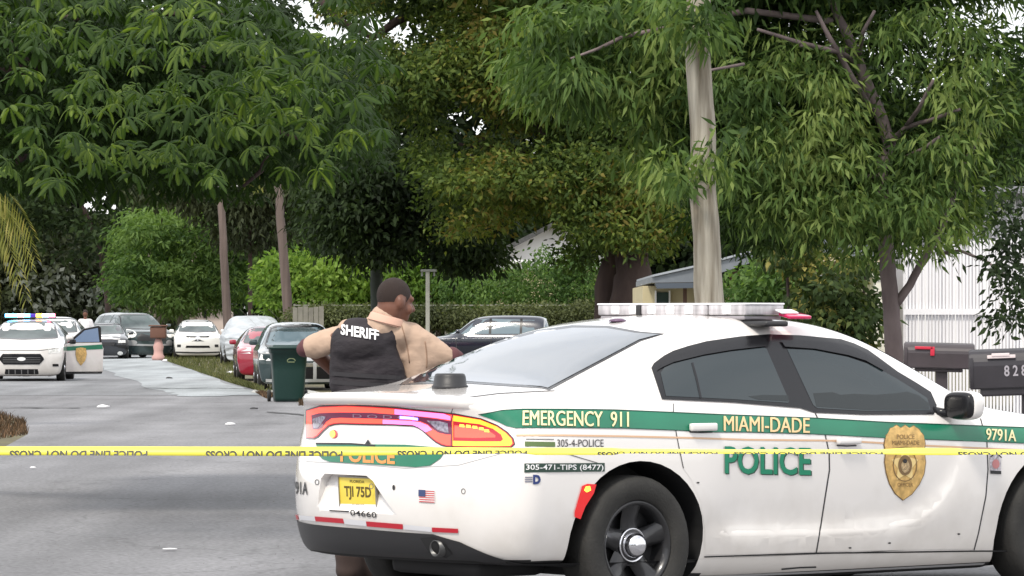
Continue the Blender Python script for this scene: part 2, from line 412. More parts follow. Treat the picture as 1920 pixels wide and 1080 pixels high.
sheet('street', [gp(505,742), gp(-200,742), gp(-160,700), gp(-60,655), gp(15,622), gp(46,622), gp(290,668), gp(340,686), gp(430,718), gp(500,738)], .010, asph_mid, 'narrow residential street running away from the intersection')
sheet('street_patch', [gp(500,742), gp(340,743.5), gp(300,734), gp(235,708), gp(182,688), gp(185,676), gp(230,667), gp(284,669), gp(330,686), gp(420,717), gp(498,738)], .014, asph_sunlit, 'pale worn asphalt of the street beyond the intersection', sub=6)  # patch of sunlight laid on the street as a paler sheet
conc = mat('concrete', (.42,.42,.40), .85, noise=.15, scale=2, bump=.2, bscale=20)
sheet('driveway', [gp(470,737), gp(478,731), gp(560,729), gp(640,745), gp(520,744)], .018, conc, 'pale concrete driveway apron beside the bin')

# ================================================================== POLICE CAR IN FRONT
TH = math.acos(.77)
pc = empty('police_car', (-0.7706, 22.0398, 0), TH, 'large white police sedan with green stripe seen from behind, lights lit, nearest to the camera', 'police car')
ST = [ # x, fade, sill, mid, z belt, w belt, z rail, w rail, crown
 (0,   1, .90,.965, 1.03,.82, 1.095,.72,.02), (.25, .6,.905,.962,1.045,.85,1.115,.73,.02), (.5, .2,.905,.955,1.065,.865,1.135,.72,.02),
 (.72,0,.90,.945,1.08,.875,1.155,.70,.02), (.95,0,.90,.945,1.085,.875,1.235,.67,.035), (1.2,0,.90,.945,1.085,.875,1.33,.65,.04),
 (1.5,0,.90,.945,1.075,.875,1.42,.63,.04), (1.85,0,.90,.945,1.06,.875,1.478,.615,.04), (2.3,0,.90,.945,1.045,.875,1.495,.61,.035),
 (2.7,0,.90,.945,1.03,.875,1.465,.625,.035), (3.0,0,.90,.945,1.02,.87,1.38,.655,.045), (3.3,0,.90,.945,1.005,.865,1.24,.69,.05),
 (3.58,0,.90,.945,.99,.86,1.085,.73,.04), (3.75,0,.90,.945,.98,.855,1.01,.74,.03), (4.2,0,.90,.945,.93,.84,.965,.72,.03),
 (4.6,.3,.90,.94,.88,.82,.91,.69,.03), (4.85,.7,.88,.92,.82,.78,.85,.64,.02), (5.04,1,.85,.89,.76,.74,.79,.6,.01)]
SCAL = [(1.4,.395),(2.3,.375),(2.8,.385),(3.05,.42),(3.2,.50),(3.30,.62),(3.38,.78),(3.42,.9)]
def warp(co):
    x, y, z = co
    if 1.5 < x < 3.6 and abs(y) > .8 and .2 < z < .9:
        best, sgn = 9, 1
        for (ax, az), (bx, bz) in zip(SCAL, SCAL[1:]):
            dx, dz = bx-ax, bz-az; L2 = dx*dx+dz*dz; t = max(0, min(1, ((x-ax)*dx+(z-az)*dz)/L2))
            qx, qz = ax+dx*t, az+dz*t; d = math.hypot(x-qx, z-qz)
            if d < best: best = d; sgn = 1 if dx*(z-az)-dz*(x-ax) > 0 else -1
        d = best*sgn; k = max(0, min(1, (d+.01)/.055)); k = k*k*(3-2*k)
        f = max(0, min(1, (.86-z)/.35))*max(0, min(1, (x-1.5)/.25))
        y -= math.copysign(.026*k*f, y)
    # shoulder flare over the rear wheel
    return Vector((x, y, z))
rec = bmesh.new()                                   # number plate recess
rp = [(.36,.715),(-.05,.715),(-.11,.69),(-.29,.53),(-.31,.515),(.42,.515),(.44,.53),(.40,.69)]
fr = [rec.verts.new((-.5, y, z)) for y, z in rp]
bk = [rec.verts.new((.085 if z > .6 else .035, .06+(y-.06)*.9, z-(.012 if z > .6 else -.0))) for y, z in rp]
rec.faces.new(fr); rec.faces.new(bk[::-1])
for i in range(len(rp)): rec.faces.new((fr[i], fr[(i+1)%8], bk[(i+1)%8], bk[i]))
bmesh.ops.recalc_face_normals(rec, faces=rec.faces[:])
zb_fn = lambda x: .27 if x < .6 else (.27-.14*min(1, (x-.6)/.9) if x < 4 else .13+.06*(x-4))
A = Car(pc, ST, plan_r=.235, rear_x=(.13,.05,0,0,.03,.06,.05,.01), front_x=(.1,.04,0,0,.03,.06,.08,.12), paint=white_paint, lev=3,
        arches=[(1.06,.36,.455,.42), (4.11,.36,.44,.42)], extra_cut=[rec], warp=warp, zbot=zb_fn, zl=(.16,.31,.50,.69,.86))
for p_ in A.body.data.polygons:
    if p_.normal.z < -.7 and p_.center.z < .3 or (p_.center.x < .16 and p_.center.z < .36 and abs(p_.center.y) < .5): p_.material_index = 1
for sg in (-1, 1):
    wheel(pc, 1.06, sg*.825, .352, .355, .235, .225, sg)
    wheel(pc, 4.11, sg*.825, .352, .355, .235, .225, sg)
b = bmesh.new(); box(b, (2.75, 0, .27), (3.9, 1.5, .14)); obj('chassis', b, under_black, pc)
# inner door panels
beltL = [(1240,748),(1372,753),(1500,763),(1526,771),(1620,776),(1743,775)]
rear_door = [(1262,775),(1268,815),(1273,840),(1281,878),(1296,900),(1313,940),(1321,990),(1322,1040),(1400,1039),(1529,1034),(1535,1000),(1545,935),(1553,881),(1553,849),(1546,813),(1528,775),(1400,762),(1300,757),(1245,754)]
front_door = [(1531,776),(1549,815),(1556,850),(1556,881),(1548,936),(1538,1000),(1532,1034),(1640,1032),(1825,1029),(1833,1000),(1847,930),(1851,881),(1850,830),(1838,790),(1810,778),(1745,779),(1620,780)]
A.panel('rear_door', rear_door, white_paint, off=.0015, both=True)
A.panel('front_door', front_door, white_paint, off=.0015, both=True)
A.line('door_gap', [(1262,757),(1262,775),(1268,815),(1273,840),(1281,878)], 1.6, seam_dark, both=True, off=.0025)
A.line('door_gap', [(1528,775),(1546,813),(1554,849),(1555,881),(1546,935),(1536,1000),(1530,1036)], 2.2, seam_dark, both=True, off=.0025)
A.line('door_gap', [(1838,785),(1850,830),(1852,881),(1848,930),(1834,1000),(1826,1031)], 2.2, seam_dark, both=True, off=.0025)
A.line('sill_gap', [(1320,1044),(1400,1041.5),(1529,1037),(1700,1035),(1826,1033),(1889,1033)], 2.6, under_black, both=True, off=.003)
for x0_, x1_ in ((1.55, 3.65),):
    A.line('rocker_edge', [(1.53,.17),(2.5,.165),(3.65,.165)], .012, mat('gap_softer', (.40,.40,.41), .6), plane='side', off=.003, both=True)
# side glass
dlo = [(1240,747),(1231,720),(1221,690),(1226,681),(1245,667),(1262,658),(1290,649),(1325,640),(1388,631),(1440,627),(1500,629),(1576,636),(1601,644),(1627,656),(1652,674),(1683,697),(1715,716),(1745,735),(1756,760),(1752,775),(1620,776),(1526,772),(1500,763.5),(1372,753)]
A.panel('window_surround', dlo, gloss_black, off=.002, both=True, step=12)
rg = [(1248,743),(1238,700),(1245,690),(1262,682),(1319,668),(1372,659),(1432,652),(1437,655),(1479,752),(1477,756),(1372,749)]
fg = [(1475,655),(1526,657),(1589,670),(1639,687),(1683,712),(1715,732),(1738,747),(1744,768),(1740,770),(1620,771),(1532,766),(1524,760)]
A.panel('rear_side_window', rg, tint_glass, off=.0035, both=True, step=12)
A.panel('front_side_window', fg, tint_glass, off=.0035, both=True, step=12)
A.panel('interior_trim', [(1524,738),(1560,736),(1575,741),(1600,739),(1640,741),(1680,738),(1700,735),(1722,742),(1741,757),(1741,768),(1620,769),(1530,763)], mat('dark_interior', (.012,.017,.018), .25), off=.0042, step=10)
A.panel('interior_trim', [(1402,744),(1430,741),(1477,742),(1478,753),(1420,750)], mat('dark_interior', (.012,.017,.018), .25), off=.0042, step=10)
A.line('window_divider', [(1297,681),(1305,710),(1313,747)], 4, gloss_black, off=.005, both=True)
A.line('window_trim', [(1240,748),(1372,754),(1500,764.5),(1526,773),(1620,777),(1750,776.5)], 3, gloss_black, off=.006, both=True)
A.panel('rain_visor', [(1232,696),(1240,683),(1262,669),(1325,650),(1388,640),(1434,636),(1436,651),(1372,658),(1319,667),(1262,681),(1240,691)], gloss_black, off=.011, both=True, step=8)
A.panel('rain_visor', [(1462,640),(1500,640),(1576,646),(1601,654),(1627,667),(1660,689),(1655,697),(1621,678),(1589,668),(1526,656),(1470,652)], gloss_black, off=.011, both=True, step=8)
# rear window in its frame
A.panel('rear_window_frame', [(748,722),(790,694),(840,671),(900,649),(950,634),(1008,619),(1072,610),(1140,611),(1200,622),(1247,626),(1202,640),(1030,732),(1015,728.5),(872,719),(802,720)], gloss_black, off=.0015, step=14)
A.panel('rear_window', [(766,719),(800,694),(850,674),(905,654),(955,638),(1012,624),(1074,615.5),(1136,616),(1190,625),(1236,627.5),(1198,637.5),(1027,728),(1015,725),(872,715.5),(802,716.5)], rear_glass_m, off=.0035, step=14)
# windscreen (faces away from the camera)
wsp = [(2.78,.5),(2.78,-.5),(3.2,-.60),(3.55,-.66),(3.62,-.4),(3.66,0),(3.62,.4),(3.55,.66),(3.2,.60)]
A.panel('windscreen', wsp, tint_glass, plane='top', off=.003)
# boot lid and its gaps
A.line('boot_gap', [(846,776),(851,760),(880,745),(935,738),(1010,734),(1040,733)], 1.5, mat('gap_soft', (.12,.12,.125), .6), off=.002)
A.line('boot_gap', [(596,852),(700,850),(838,850)], .8, mat('gap_soft', (.12,.12,.125), .6), off=.002)
A.line('bumper_gap', [(562,865),(640,868),(760,878),(860,872),(960,845)], 1.2, mat('gap_softer', (.40,.40,.41), .6), off=.002)
A.line('quarter_gap', [(1120,868),(1096,861),(1060,850)], 1.6, mat('gap_soft', (.12,.12,.125), .6), off=.002)
# spoiler lip
b = bmesh.new(); rows = []
for k in range(29):
    y = -.70+1.40*k/28; u = abs(y)/.9; xx = .28*u**3+.03
    fade = min(1, max(0, (.70-abs(y))/.16))**.5
    z0 = A.hit('top', xx+.05, y, 0).z; zb_ = A.hit('top', xx+.16, y, 0).z
    pr = [(.16, zb_-.006), (.07, z0+.018*fade-.004), (-.01, z0+.020*fade-.008), (-.028, z0+.006*fade-.012), (-.012, z0-.045), (.04, z0-.06)]
    rows.append([b.verts.new((xx+(dx if dx > 0 else dx*fade+.012*(1-fade)), y, zz)) for dx, zz in pr])
for a, c in zip(rows, rows[1:]):
    for q in range(5): b.faces.new((a[q], a[q+1], c[q+1], c[q]))
b.faces.new(rows[0]); b.faces.new(rows[-1][::-1])
bmesh.ops.recalc_face_normals(b, faces=b.faces[:]); obj('spoiler', b, white_paint, pc, True)
# tail lamp band
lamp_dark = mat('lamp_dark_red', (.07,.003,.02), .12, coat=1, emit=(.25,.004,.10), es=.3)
lamp_red = mat('lamp_red_lit', (.5,.03,.02), .25, coat=1, emit=(1,.09,.05), es=1.35)
lamp_rim = mat('lamp_red_edge', (.25,.0,.01), .25, coat=1, emit=(.6,.0,.015), es=.5)
lamp_yel = mat('lamp_amber_lit', (.8,.3,.02), .25, coat=1, emit=(1,.42,.03), es=1.25)
lamp_core = mat('lamp_yellow_led', (.8,.6,.05), .25, emit=(1,.75,.08), es=1.6)
lampclear = mat('lamp_reverse', (.25,.23,.30), .1, coat=1, noise=.6, scale=60)
outer = [(574,768),(600,760),(650,758),(697,760),(745,763),(792,768),(830,772),(855,775),(902,784),(933,797),(952,810),(963,822),(966,833),(959,840),(930,840),(886,840),(839,839),(828,836),(817,830),(804,819),(792,808),(784,803),(776,800),(740,798),(697,797.5),(640,796),(628,797),(618,800),(608,809),(598,820),(590,824),(574,823)]
A.panel('tail_lamp', outer, mat('lamp_housing', (.02,.0,.003), .2, coat=1), off=.003, step=10)
def shrink(pts, d):
    out = []; n = len(pts)
    for i in range(n):
        a, p, c = Vector(pts[i-1]), Vector(pts[i]), Vector(pts[(i+1) % n])
        t = ((p-a).normalized()+(c-p).normalized()).normalized(); out.append((p.x-t.y*d, p.y+t.x*d))
    return out
o2 = shrink(outer, 2.0)
A.panel('lamp_edge', o2, lamp_rim, off=.0045, step=10)
A.panel('lamp_band', shrink(outer, 3.6), lamp_red, off=.006, step=10)
inn = [(586,778),(600,774),(640,772.5),(697,773),(745,776.5),(792,781),(820,784.5),(847,789),(847,815.5),(838,815),(823,811.5),(812,804),(804,796),(790,790),(770,787.5),(740,786),(697,784.5),(640,783),(624,784),(614,791),(606,803),(598,806),(588,805)]
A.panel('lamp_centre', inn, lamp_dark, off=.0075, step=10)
A.panel('reversing_lamp', [(802,788),(824,789),(841,793),(843,812),(836,811),(822,806)], lampclear, off=.009, step=10)
A.panel('reversing_lamp', [(589,785),(606,779),(614,781),(604,797),(598,803),(590,803)], lampclear, off=.009, step=10)
b2 = [(850,778),(902,787),(931,799.5),(949,812),(959,823),(961,832),(957,836.5),(930,837),(886,837),(850,836.5)]
A.panel('indicator_band', b2, lamp_yel, off=.0075, step=10)
A.panel('quarter_lamp', shrink(b2, 8) if False else [(851,789),(900,795),(925,804),(940,815),(944,824),(940,828),(890,828),(851,827)], lamp_rim, off=.009, step=10)
A.panel('quarter_lamp_inner', [(854,797),(898,801),(918,808),(930,817),(930,821),(890,822),(854,821)], lamp_red, off=.0105, step=10)
for (x, y) in [(868,797),(880,798),(892,800),(904,803),(914,807)]:
    A.panel('led', [(x-4,y-2),(x+4,y-1),(x+5,y+4),(x-4,y+3)], lamp_core, off=.012, step=10)
A.panel('violet_lamp', [(742,766.5),(792,771),(834,775),(846,780),(846,787),(820,783),(792,780),(742,776)], mat('lamp_violet', (.4,.1,.4), .25, coat=1, emit=(.85,.25,.75), es=1.1), off=.0085, step=10)  # blue strobe glare on the tail lamp, put into violet emission
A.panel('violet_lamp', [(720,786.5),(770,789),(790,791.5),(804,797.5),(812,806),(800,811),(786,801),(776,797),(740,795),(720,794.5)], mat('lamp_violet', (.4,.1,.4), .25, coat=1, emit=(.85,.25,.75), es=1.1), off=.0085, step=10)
A.panel('blue_strobe', [(752,779),(772,780.5),(786,783),(786,788),(770,786),(752,785)], mat('strobe_violet', (.1,.1,.6), .3, emit=(.18,.14,1), es=5), off=.010, step=10)  # glowing panel added to give the boot its blue tint
A.line('lamp_gap', [(851,776),(848,792),(849,815),(848,838)], 2.6, lamp_dark, off=.012)
A.text('maker_lettering', 'D O D G E', 664, 775.5, 786, 782.5, mat('dim_chrome', (.45,.3,.4), .3, metal=.6), off=.009, slope=4)
# rear bumper valance, reflectors, marks
A.panel('valance', [(.93,.29),(.935,.44),(.6,.44),(0,.435),(-.5,.425),(-.64,.39),(-.76,.33),(-.86,.285),(-.90,.262),(-.9,.252),(.9,.262)], plastic_black, plane='rear', off=.006, step=.03)
b = bmesh.new(); bbox(b, (.50, -.25, .25), (.44, .72, .10), .04); obj('lower_valance', b, under_black, pc, True)
redtape = mat('red_reflective_tape', (.45,.015,.03), .35)
for q in ([(551,964),(560,965.5),(562,974),(553,973)], [(592,968),(645,972),(647,981),(594,977)], [(688,977),(757,982.5),(757,992),(690,986.5)], [(811,988.5),(860,991),(860,999),(812,997)]):
    A.panel('reflector_strip', q, redtape, off=.007)
sil_tape = mat('silver_reflective_tape', (.62,.62,.65), .3)
for q in ([(562,965.5),(592,968),(594,977),(564,974)], [(646,972.5),(688,976.5),(689,986),(648,982)], [(758,983),(810,988),(811,997),(758,992)]):
    A.panel('reflector_strip', q, sil_tape, off=.007)
A.panel('exhaust_recess', [(790,1008),(812,1006),(836,1020),(850,1038),(838,1044),(806,1034)], under_black, off=.010, step=10)
b = bmesh.new(); hx = A.hit('px', 824, 1028, 0)+Vector((.05,0,0)); lathe(b, [(.036,-.05),(.042,-.05),(.042,.08),(.036,.08),(.036,-.05)], 24, 'Z')
for v in b.verts: v.co = Vector((-v.co.z+hx.x+.0, v.co.y+hx.y, v.co.x+hx.z))
obj('exhaust_pipe', b, mat('sooty_steel', (.10,.10,.10), .4, metal=.8), pc, True)
# plate
yel = mat('plate_yellow', (.80,.62,.08), .4); pb = bmesh.new()
bbox(pb, (0,0,0), (.008,.305,.165), .003); R = Matrix.Rotation(-.06, 3, 'Y')
for v in pb.verts: v.co = R @ v.co + Vector((.045, .07, .612))
pl = obj('number_plate', pb, yel, pc, True)
def plate_text(t, y0, y1, z0, z1, m, x=.0395, bold=.012):
    b = text_bm(t, bold); xs = [v.co.x for v in b.verts]; ys = [v.co.y for v in b.verts]; ax, bx, ay, by = min(xs), max(xs), min(ys), max(ys)
    for v in b.verts:
        u = (v.co.x-ax)/(bx-ax); q = (v.co.y-ay)/(by-ay); v.co = R @ Vector((-.0052, y0+(y1-y0)*u, z0+(z1-z0)*q)) + Vector((.045, .07, .612))
    return obj('lettering', b, m, pl)
brn = mat('plate_brown', (.10,.07,.01), .5)
plate_text('TJI 75D', .112, -.112, -.036, .034, brn, bold=.03)
plate_text('FLORIDA', .06, -.06, .052, .066, brn); plate_text('SHERIFF', .05, -.05, -.068, -.056, brn)
b = bmesh.new()
for p, q in ((( -.1545,-.084),(.1545,-.078)), ((-.1545,.078),(.1545,.084)), ((-.1565,-.084),(-.1505,.084)), ((.1505,-.084),(.1565,.084))):
    box(b, (-.003, (p[0]+q[0])/2, (p[1]+q[1])/2), (.012, abs(q[0]-p[0]), abs(q[1]-p[1])))
for v in b.verts: v.co = R @ v.co + Vector((.045, .07, .612))
obj('plate_frame', b, mat('plate_frame_metal', (.35,.33,.30), .35, metal=.7), pc)
A.text('lettering', '04660', 658, 955, 707, 966, black_print, off=.005, slope=5, bold=.01)
A.line('underline', [(619,957),(656,959)], 2.4, black_print, off=.005)
A.text('lettering', '9791A', 541, 902, 578, 926, black_print, off=.004, bold=.02, slope=2)
A.panel('boot_stripe', [(594,833),(660,833),(760,834),(832,840),(833,850),(826,860),(807,873),(780,876),(700,871),(619,866),(606,861),(598,853)], green_decal, off=.0045)
A.line('boot_stripe_edge', [(594,832),(660,832.5),(705,836)], 3, black_print, off=.006)
A.text('lettering', 'POLICE', 640, 838, 742, 866, mat('orange_print', (.75,.30,.08), .4), off=.0065, bold=.03, slope=5)
# flag
fl = [(786,918),(816,919.5),(816,943),(786,941)]
A.panel('flag_sticker', fl, white_print, off=.004)
for k in range(6): A.line('flag_stripe', [(787,920+k*4.0),(815.5,921.5+k*4.0)], 2, mat('flag_red', (.55,.10,.10), .5), off=.0055)
A.panel('flag_canton', [(786,918),(799,918.7),(799,931),(786,930.5)], mat('flag_blue', (.04,.06,.16), .5), off=.0065)
for x, y in ((869,921),(595,904),(697,912)):
    A.line('parking_sensor', [(x+3.6*math.cos(t), y+4.8*math.sin(t)) for t in [k*math.pi/5 for k in range(10)]], 1.4, mat('gap_soft', (.12,.12,.125), .6), off=.003, closed=True)
A.panel('boot_lock', [(x*2.6+739, y*5+914) for x, y in [(math.cos(t), math.sin(t)) for t in [k*math.pi/5 for k in range(10)]]], black_print, off=.004)
A.panel('amber_reflector', [(x*7+627, y*8+814) for x, y in [(math.cos(t), math.sin(t)) for t in [k*math.pi/8 for k in range(16)]]], lamp_rim, off=.005)
A.panel('amber_lamp', [(x*5.5+625, y*6.8+814) for x, y in [(math.cos(t), math.sin(t)) for t in [k*math.pi/8 for k in range(16)]]], lamp_core, off=.007)
A.panel('badge_dot', [(686,833),(692,824),(697,833)], black_print, off=.007)
# side marker by the wheel
A.panel('side_marker', [(1090,911),(1100,907),(1117,908),(1112,925),(1096,950),(1087,973),(1076,969),(1076,960)], mat('marker_red', (.5,.01,.012), .2, coat=1, emit=(.8,.01,.01), es=.35), off=.006, step=10)
A.panel('marker_lamp', [(1096,912),(1104,911),(1106,919),(1098,923),(1093,919)], mat('marker_amber', (1,.4,.05), .3, emit=(1,.5,.05), es=2), off=.009, step=10)
# stripe and lettering
stripe = [(897,777),(941,770),(979,768),(1060,768),(1152,769),(1250,773),(1341,777),(1400,779),(1526,784),(1664,792),(1731,794.5),(1830,799),(1920,802),(1935,803),(1935,832),(1920,831),(1830,828),(1734,824),(1664,821),(1526,814),(1400,810),(1341,810.5),(1250,806),(1168,803),(1060,802),(966,802.5),(950,799),(930,789)]
A.panel('green_stripe', stripe, green_decal, off=.004, step=9)
A.line('stripe_edge', [(897,777.3),(941,770.3),(979,768.3),(1060,768.3),(1152,769.3),(1250,773.3),(1341,777.3),(1526,784.3),(1664,792.3),(1920,802.3)], 1.4, mat('dark_green_edge', (.0,.05,.03), .5), off=.006)
A.line('stripe_edge', [(966,802.5),(1060,802),(1168,803),(1250,806),(1341,810.5),(1400,810.5),(1526,814),(1664,821),(1920,831)], 1.4, mat('dark_green_edge', (.0,.05,.03), .5), off=.004)
A.line('gold_stripe', [(968,816.5),(1060,816.5),(1168,818),(1290,821),(1400,824.5),(1546,826),(1608,828),(1725,835),(1830,840),(1935,845)], 3.4, orange_line, off=.003)
def shadow_text(t, x0, y0, x1, y1, m, sh, slope, bold, d=1.6):
    A.text('lettering_shadow', t, x0+d, y0+d*.8, x1+d, y1+d*.8, sh, off=.005, slope=slope, bold=bold, step=8)
    A.text('lettering', t, x0, y0, x1-.7, y1, m, off=.0085, slope=slope, bold=bold, step=8)
    if not bold: A.text('lettering', t, x0+1.0, y0, x1+.3, y1, m, off=.0088, slope=slope, bold=bold, step=8)
olive_sh = mat('letter_shadow', (.05,.09,.03), .5)
shadow_text('EMERGENCY  911', 979, 771.5, 1177, 799, cream_decal, olive_sh, 2, 0)
shadow_text('MIAMI-DADE', 1355, 781, 1516, 808, mat('peach_print', (.80,.58,.30), .4), olive_sh, 4, 0)
shadow_text('POLICE', 1357, 836, 1519, 888, mat('police_green', (.01,.22,.12), .4), mat('police_green_shadow', (.04,.07,.05), .5), 3, .022, 2.2)
shadow_text('9791A', 1847, 804, 1903, 825, cream_decal, olive_sh, 3, 0)
A.panel('notice_strip', [(984,828),(1040,829),(1040,838),(984,837)], mat('notice_green', (.10,.16,.05), .5), off=.004)
A.line('notice_line', [(986,823.5),(1038,824)], 1.4, black_print, off=.004)
A.text('lettering', '305-4-POLICE', 1044, 824, 1131, 838, black_print, off=.004, bold=.0)
A.panel('tip_strip', [(983,869),(1133,868),(1133,884),(983,886)], mat('notice_dark', (.02,.05,.035), .5), off=.004)
A.text('lettering', '305-471-TIPS (8477)', 986, 871, 1130, 884, white_print, off=.006, bold=.01)
A.text('emblem_letter', 'D', 999, 890, 1013, 908, mat('navy_print', (.02,.04,.16), .5), off=.004, bold=.06)
for k in range(3): A.line('emblem_bar', [(984,895+k*4),(998,895+k*4)], 2.2, mat('navy_grey', (.2,.2,.25), .5), off=.004)
# badge
bd = [(1680,798),(1688,803),(1696,798),(1704,803),(1712,799),(1722,806),(1731,818),(1733,832),(1731,846),(1734,866),(1731,888),(1722,908),(1708,926),(1692,937),(1678,925),(1667,906),(1661,886),(1658,866),(1660,848),(1657,834),(1660,818),(1668,804)]
gold = mat('badge_gold', (.62,.40,.14), .4, metal=.15, noise=.3, scale=30); gold_d = mat('badge_dark', (.20,.12,.05), .5); gold_l = mat('badge_light', (.80,.60,.26), .4)
A.panel('badge_edge', shrink(bd, -1.6), gold_d, off=.004, step=12)
bo = A.panel('police_badge', bd, gold, off=.0055, step=12)
def disc(cx, cy, rx, ry, n=20): return [(cx+rx*math.cos(2*math.pi*k/n), cy+ry*math.sin(2*math.pi*k/n)) for k in range(n)]
A.panel('badge_star', [(1695+(28 if k % 2 == 0 else 15)*math.sin(math.pi*k/5)*.95, 872-(34 if k % 2 == 0 else 18)*math.cos(math.pi*k/5)) for k in range(10)], gold_l, off=.007, step=12)
A.line('badge_line', disc(1695, 872, 22, 30), 1.6, gold_d, off=.008, closed=True)
A.panel('badge_seal', disc(1695, 872, 13, 19), gold_d, off=.009, step=12)
A.panel('badge_seal_centre', disc(1695, 874, 8, 12), mat('badge_mid', (.42,.30,.16), .5, noise=.6, scale=90), off=.0105, step=12)
A.panel('badge_seal_mark', disc(1694, 864, 4, 4), black_print, off=.012, step=12)
A.text('lettering', 'MIAMI-DADE', 1671, 826, 1722, 834, gold_d, off=.008)
A.text('lettering', 'POLICE', 1680, 815, 1713, 823, gold_d, off=.008)
A.text('lettering', 'OFFICER', 1681, 905, 1710, 912, gold_d, off=.008)
A.line('badge_line', [(1666,842),(1695,838),(1727,843)], 1.6, gold_d, off=.008)
# small sticker by the front wheel
A.panel('sticker', [(1858,848),(1866,850),(1876,858),(1876,889),(1856,888),(1855,858)], mat('sticker_grey', (.45,.42,.45), .5, noise=.5, scale=60), off=.004, step=12)
A.panel('sticker_mark', disc(1866, 870, 7, 9, 12), mat('sticker_red', (.5,.2,.2), .5), off=.0055, step=12)
A.panel('sticker_base', [(1856,882),(1876,883),(1876,889),(1856,888)], black_print, off=.0055, step=12)
A.line('sticker_line', [(1856,857),(1866,848),(1877,858)], 2.4, black_print, off=.0055)
# door handles
def handle(x0, y0, x1, y1):
    a, c = A.hit('px', x0, (y0+y1)/2, 0), A.hit('px', x1, (y0+y1)/2, 0)
    for mir in (1, -1):
        b = bmesh.new(); mid = (a+c)/2; L = (c-a).length; h = (y1-y0)/371
        bbox(b, (0,0,0), (L, .03, h), .012, None, 1, 3)
        ang = math.atan2((c-a).y, (c-a).x)
        for v in b.verts: v.co = Matrix.Rotation(ang, 3, 'Z') @ v.co + mid + Vector((0, -.022, 0)); v.co.y *= mir
        bmesh.ops.recalc_face_normals(b, faces=b.faces[:]); obj('door_handle', b, white_paint, pc, True)
    A.line('handle_shadow_gap', [(x0+3, y1+2.2), ((x0+x1)/2, y1+3.2), (x1-3, y1+2.4)], 2.4, seam_dark, off=.004)  # shade under the handle drawn as a dark strip
handle(1289, 793, 1338, 808); handle(1565, 821, 1608, 833)
for x, y in ((1667,1018),(1797,1001),(1593,1027),(1308,905),(905,1040)): A.panel('paint_chip', disc(x, y, 3, 1.6, 8), seam_dark, off=.004, step=12)
A.line('scrape_mark', [(1465,1067),(1500,1064),(1530,1063)], 3, seam_dark, off=.002)
# door mirror
mo = A.hit('px', 1752, 765, 0)
def mirror_shape(v, ax, by, cz):
    c = v.normalized(); e_ = .62
    f = lambda t: math.copysign(abs(t)**e_, t)
    return Vector((f(c.x)*ax if c.x > 0 else f(c.x)*.03, f(c.y)*by*(1-.12*max(0, -f(c.y))), f(c.z)*cz))
b = bmesh.new(); bmesh.ops.create_uvsphere(b, u_segments=28, v_segments=18, radius=1)
for v in b.verts: v.co = mirror_shape(v.co, .085, .118, .078)+Vector((mo.x+.07, mo.y-.15, mo.z+.015))
mi = obj('door_mirror', b, white_paint, pc, True)
b = bmesh.new(); bmesh.ops.create_uvsphere(b, u_segments=28, v_segments=18, radius=1)
for v in b.verts: v.co = mirror_shape(v.co, .03, .112, .073)+Vector((mo.x+.045, mo.y-.15, mo.z+.015))
obj('mirror_glass', b, gloss_black, mi, True)
b = bmesh.new(); tube(b, [(mo.x, mo.y+.01, mo.z-.02), (mo.x+.05, mo.y-.07, mo.z-.03)], [.03,.022], 10); obj('mirror_arm', b, gloss_black, mi, True)
mi2 = mi.copy(); COL.objects.link(mi2); mi2.parent = pc; mi2.scale = (1, -1, 1)
# light bar (its own mount on the roof)
lens = mat('lens_clear', (.46,.44,.46), .15, coat=.6, noise=.35, scale=22, stretch=(1,1,.2)); led = mat('led_module', (.88,.88,.90), .3)
bx = 2.27; zt = A.hit('top', bx, 0, 0).z
lb = bpy.data.objects.new('light_bar', None); COL.objects.link(lb); lb.parent = pc; lb.location = (bx, .03, zt+.012)
b = bmesh.new(); bbox(b, (0,0,-.03), (.27,1.16,.022), .008); obj('base', b, mat('bar_base', (.30,.28,.30), .4), lb, True)
NSEG = 8; W = 1.20
for k in range(NSEG):
    y = -W/2+W*(k+.5)/NSEG
    b = bmesh.new(); bbox(b, (0,y,.012), (.28,W/NSEG-.008,.058), .010); obj('lens', b, lens, lb, True)
for k in range(NSEG-1):
    y = -W/2+W*(k+1)/NSEG
    if k != 1:
        b = bmesh.new(); bbox(b, (0,y,.012), (.29,.07,.048), .010); obj('led_module', b, led, lb, True)
b = bmesh.new(); bbox(b, (0,0,.043), (.285,W,.010), .004); obj('top_cover', b, mat('bar_cover', (.85,.85,.88), .3), lb, True)
b = bmesh.new(); bbox(b, (-.142, .25, .01), (.02,.035,.055), .004); obj('sensor', b, black_print, lb, True)
b = bmesh.new(); bbox(b, (.16,-.66,-.020), (.16,.09,.018), .006, Matrix.Rotation(.22, 3, 'X')); obj('red_end_lens', b, mat('lens_red', (.55,.01,.09), .15, coat=1, emit=(.5,.01,.08), es=.2), lb, True)
b = bmesh.new(); bbox(b, (.12,-.64,.002), (.12,.06,.010), .004, Matrix.Rotation(.3, 3, 'X')); obj('end_cover', b, mat('bar_cover', (.85,.85,.88), .3), lb, True)
b = bmesh.new(); bbox(b, (-.05,-.60,-.062), (.16,.30,.03), .012); obj('mount_foot', b, plastic_black, lb, True)
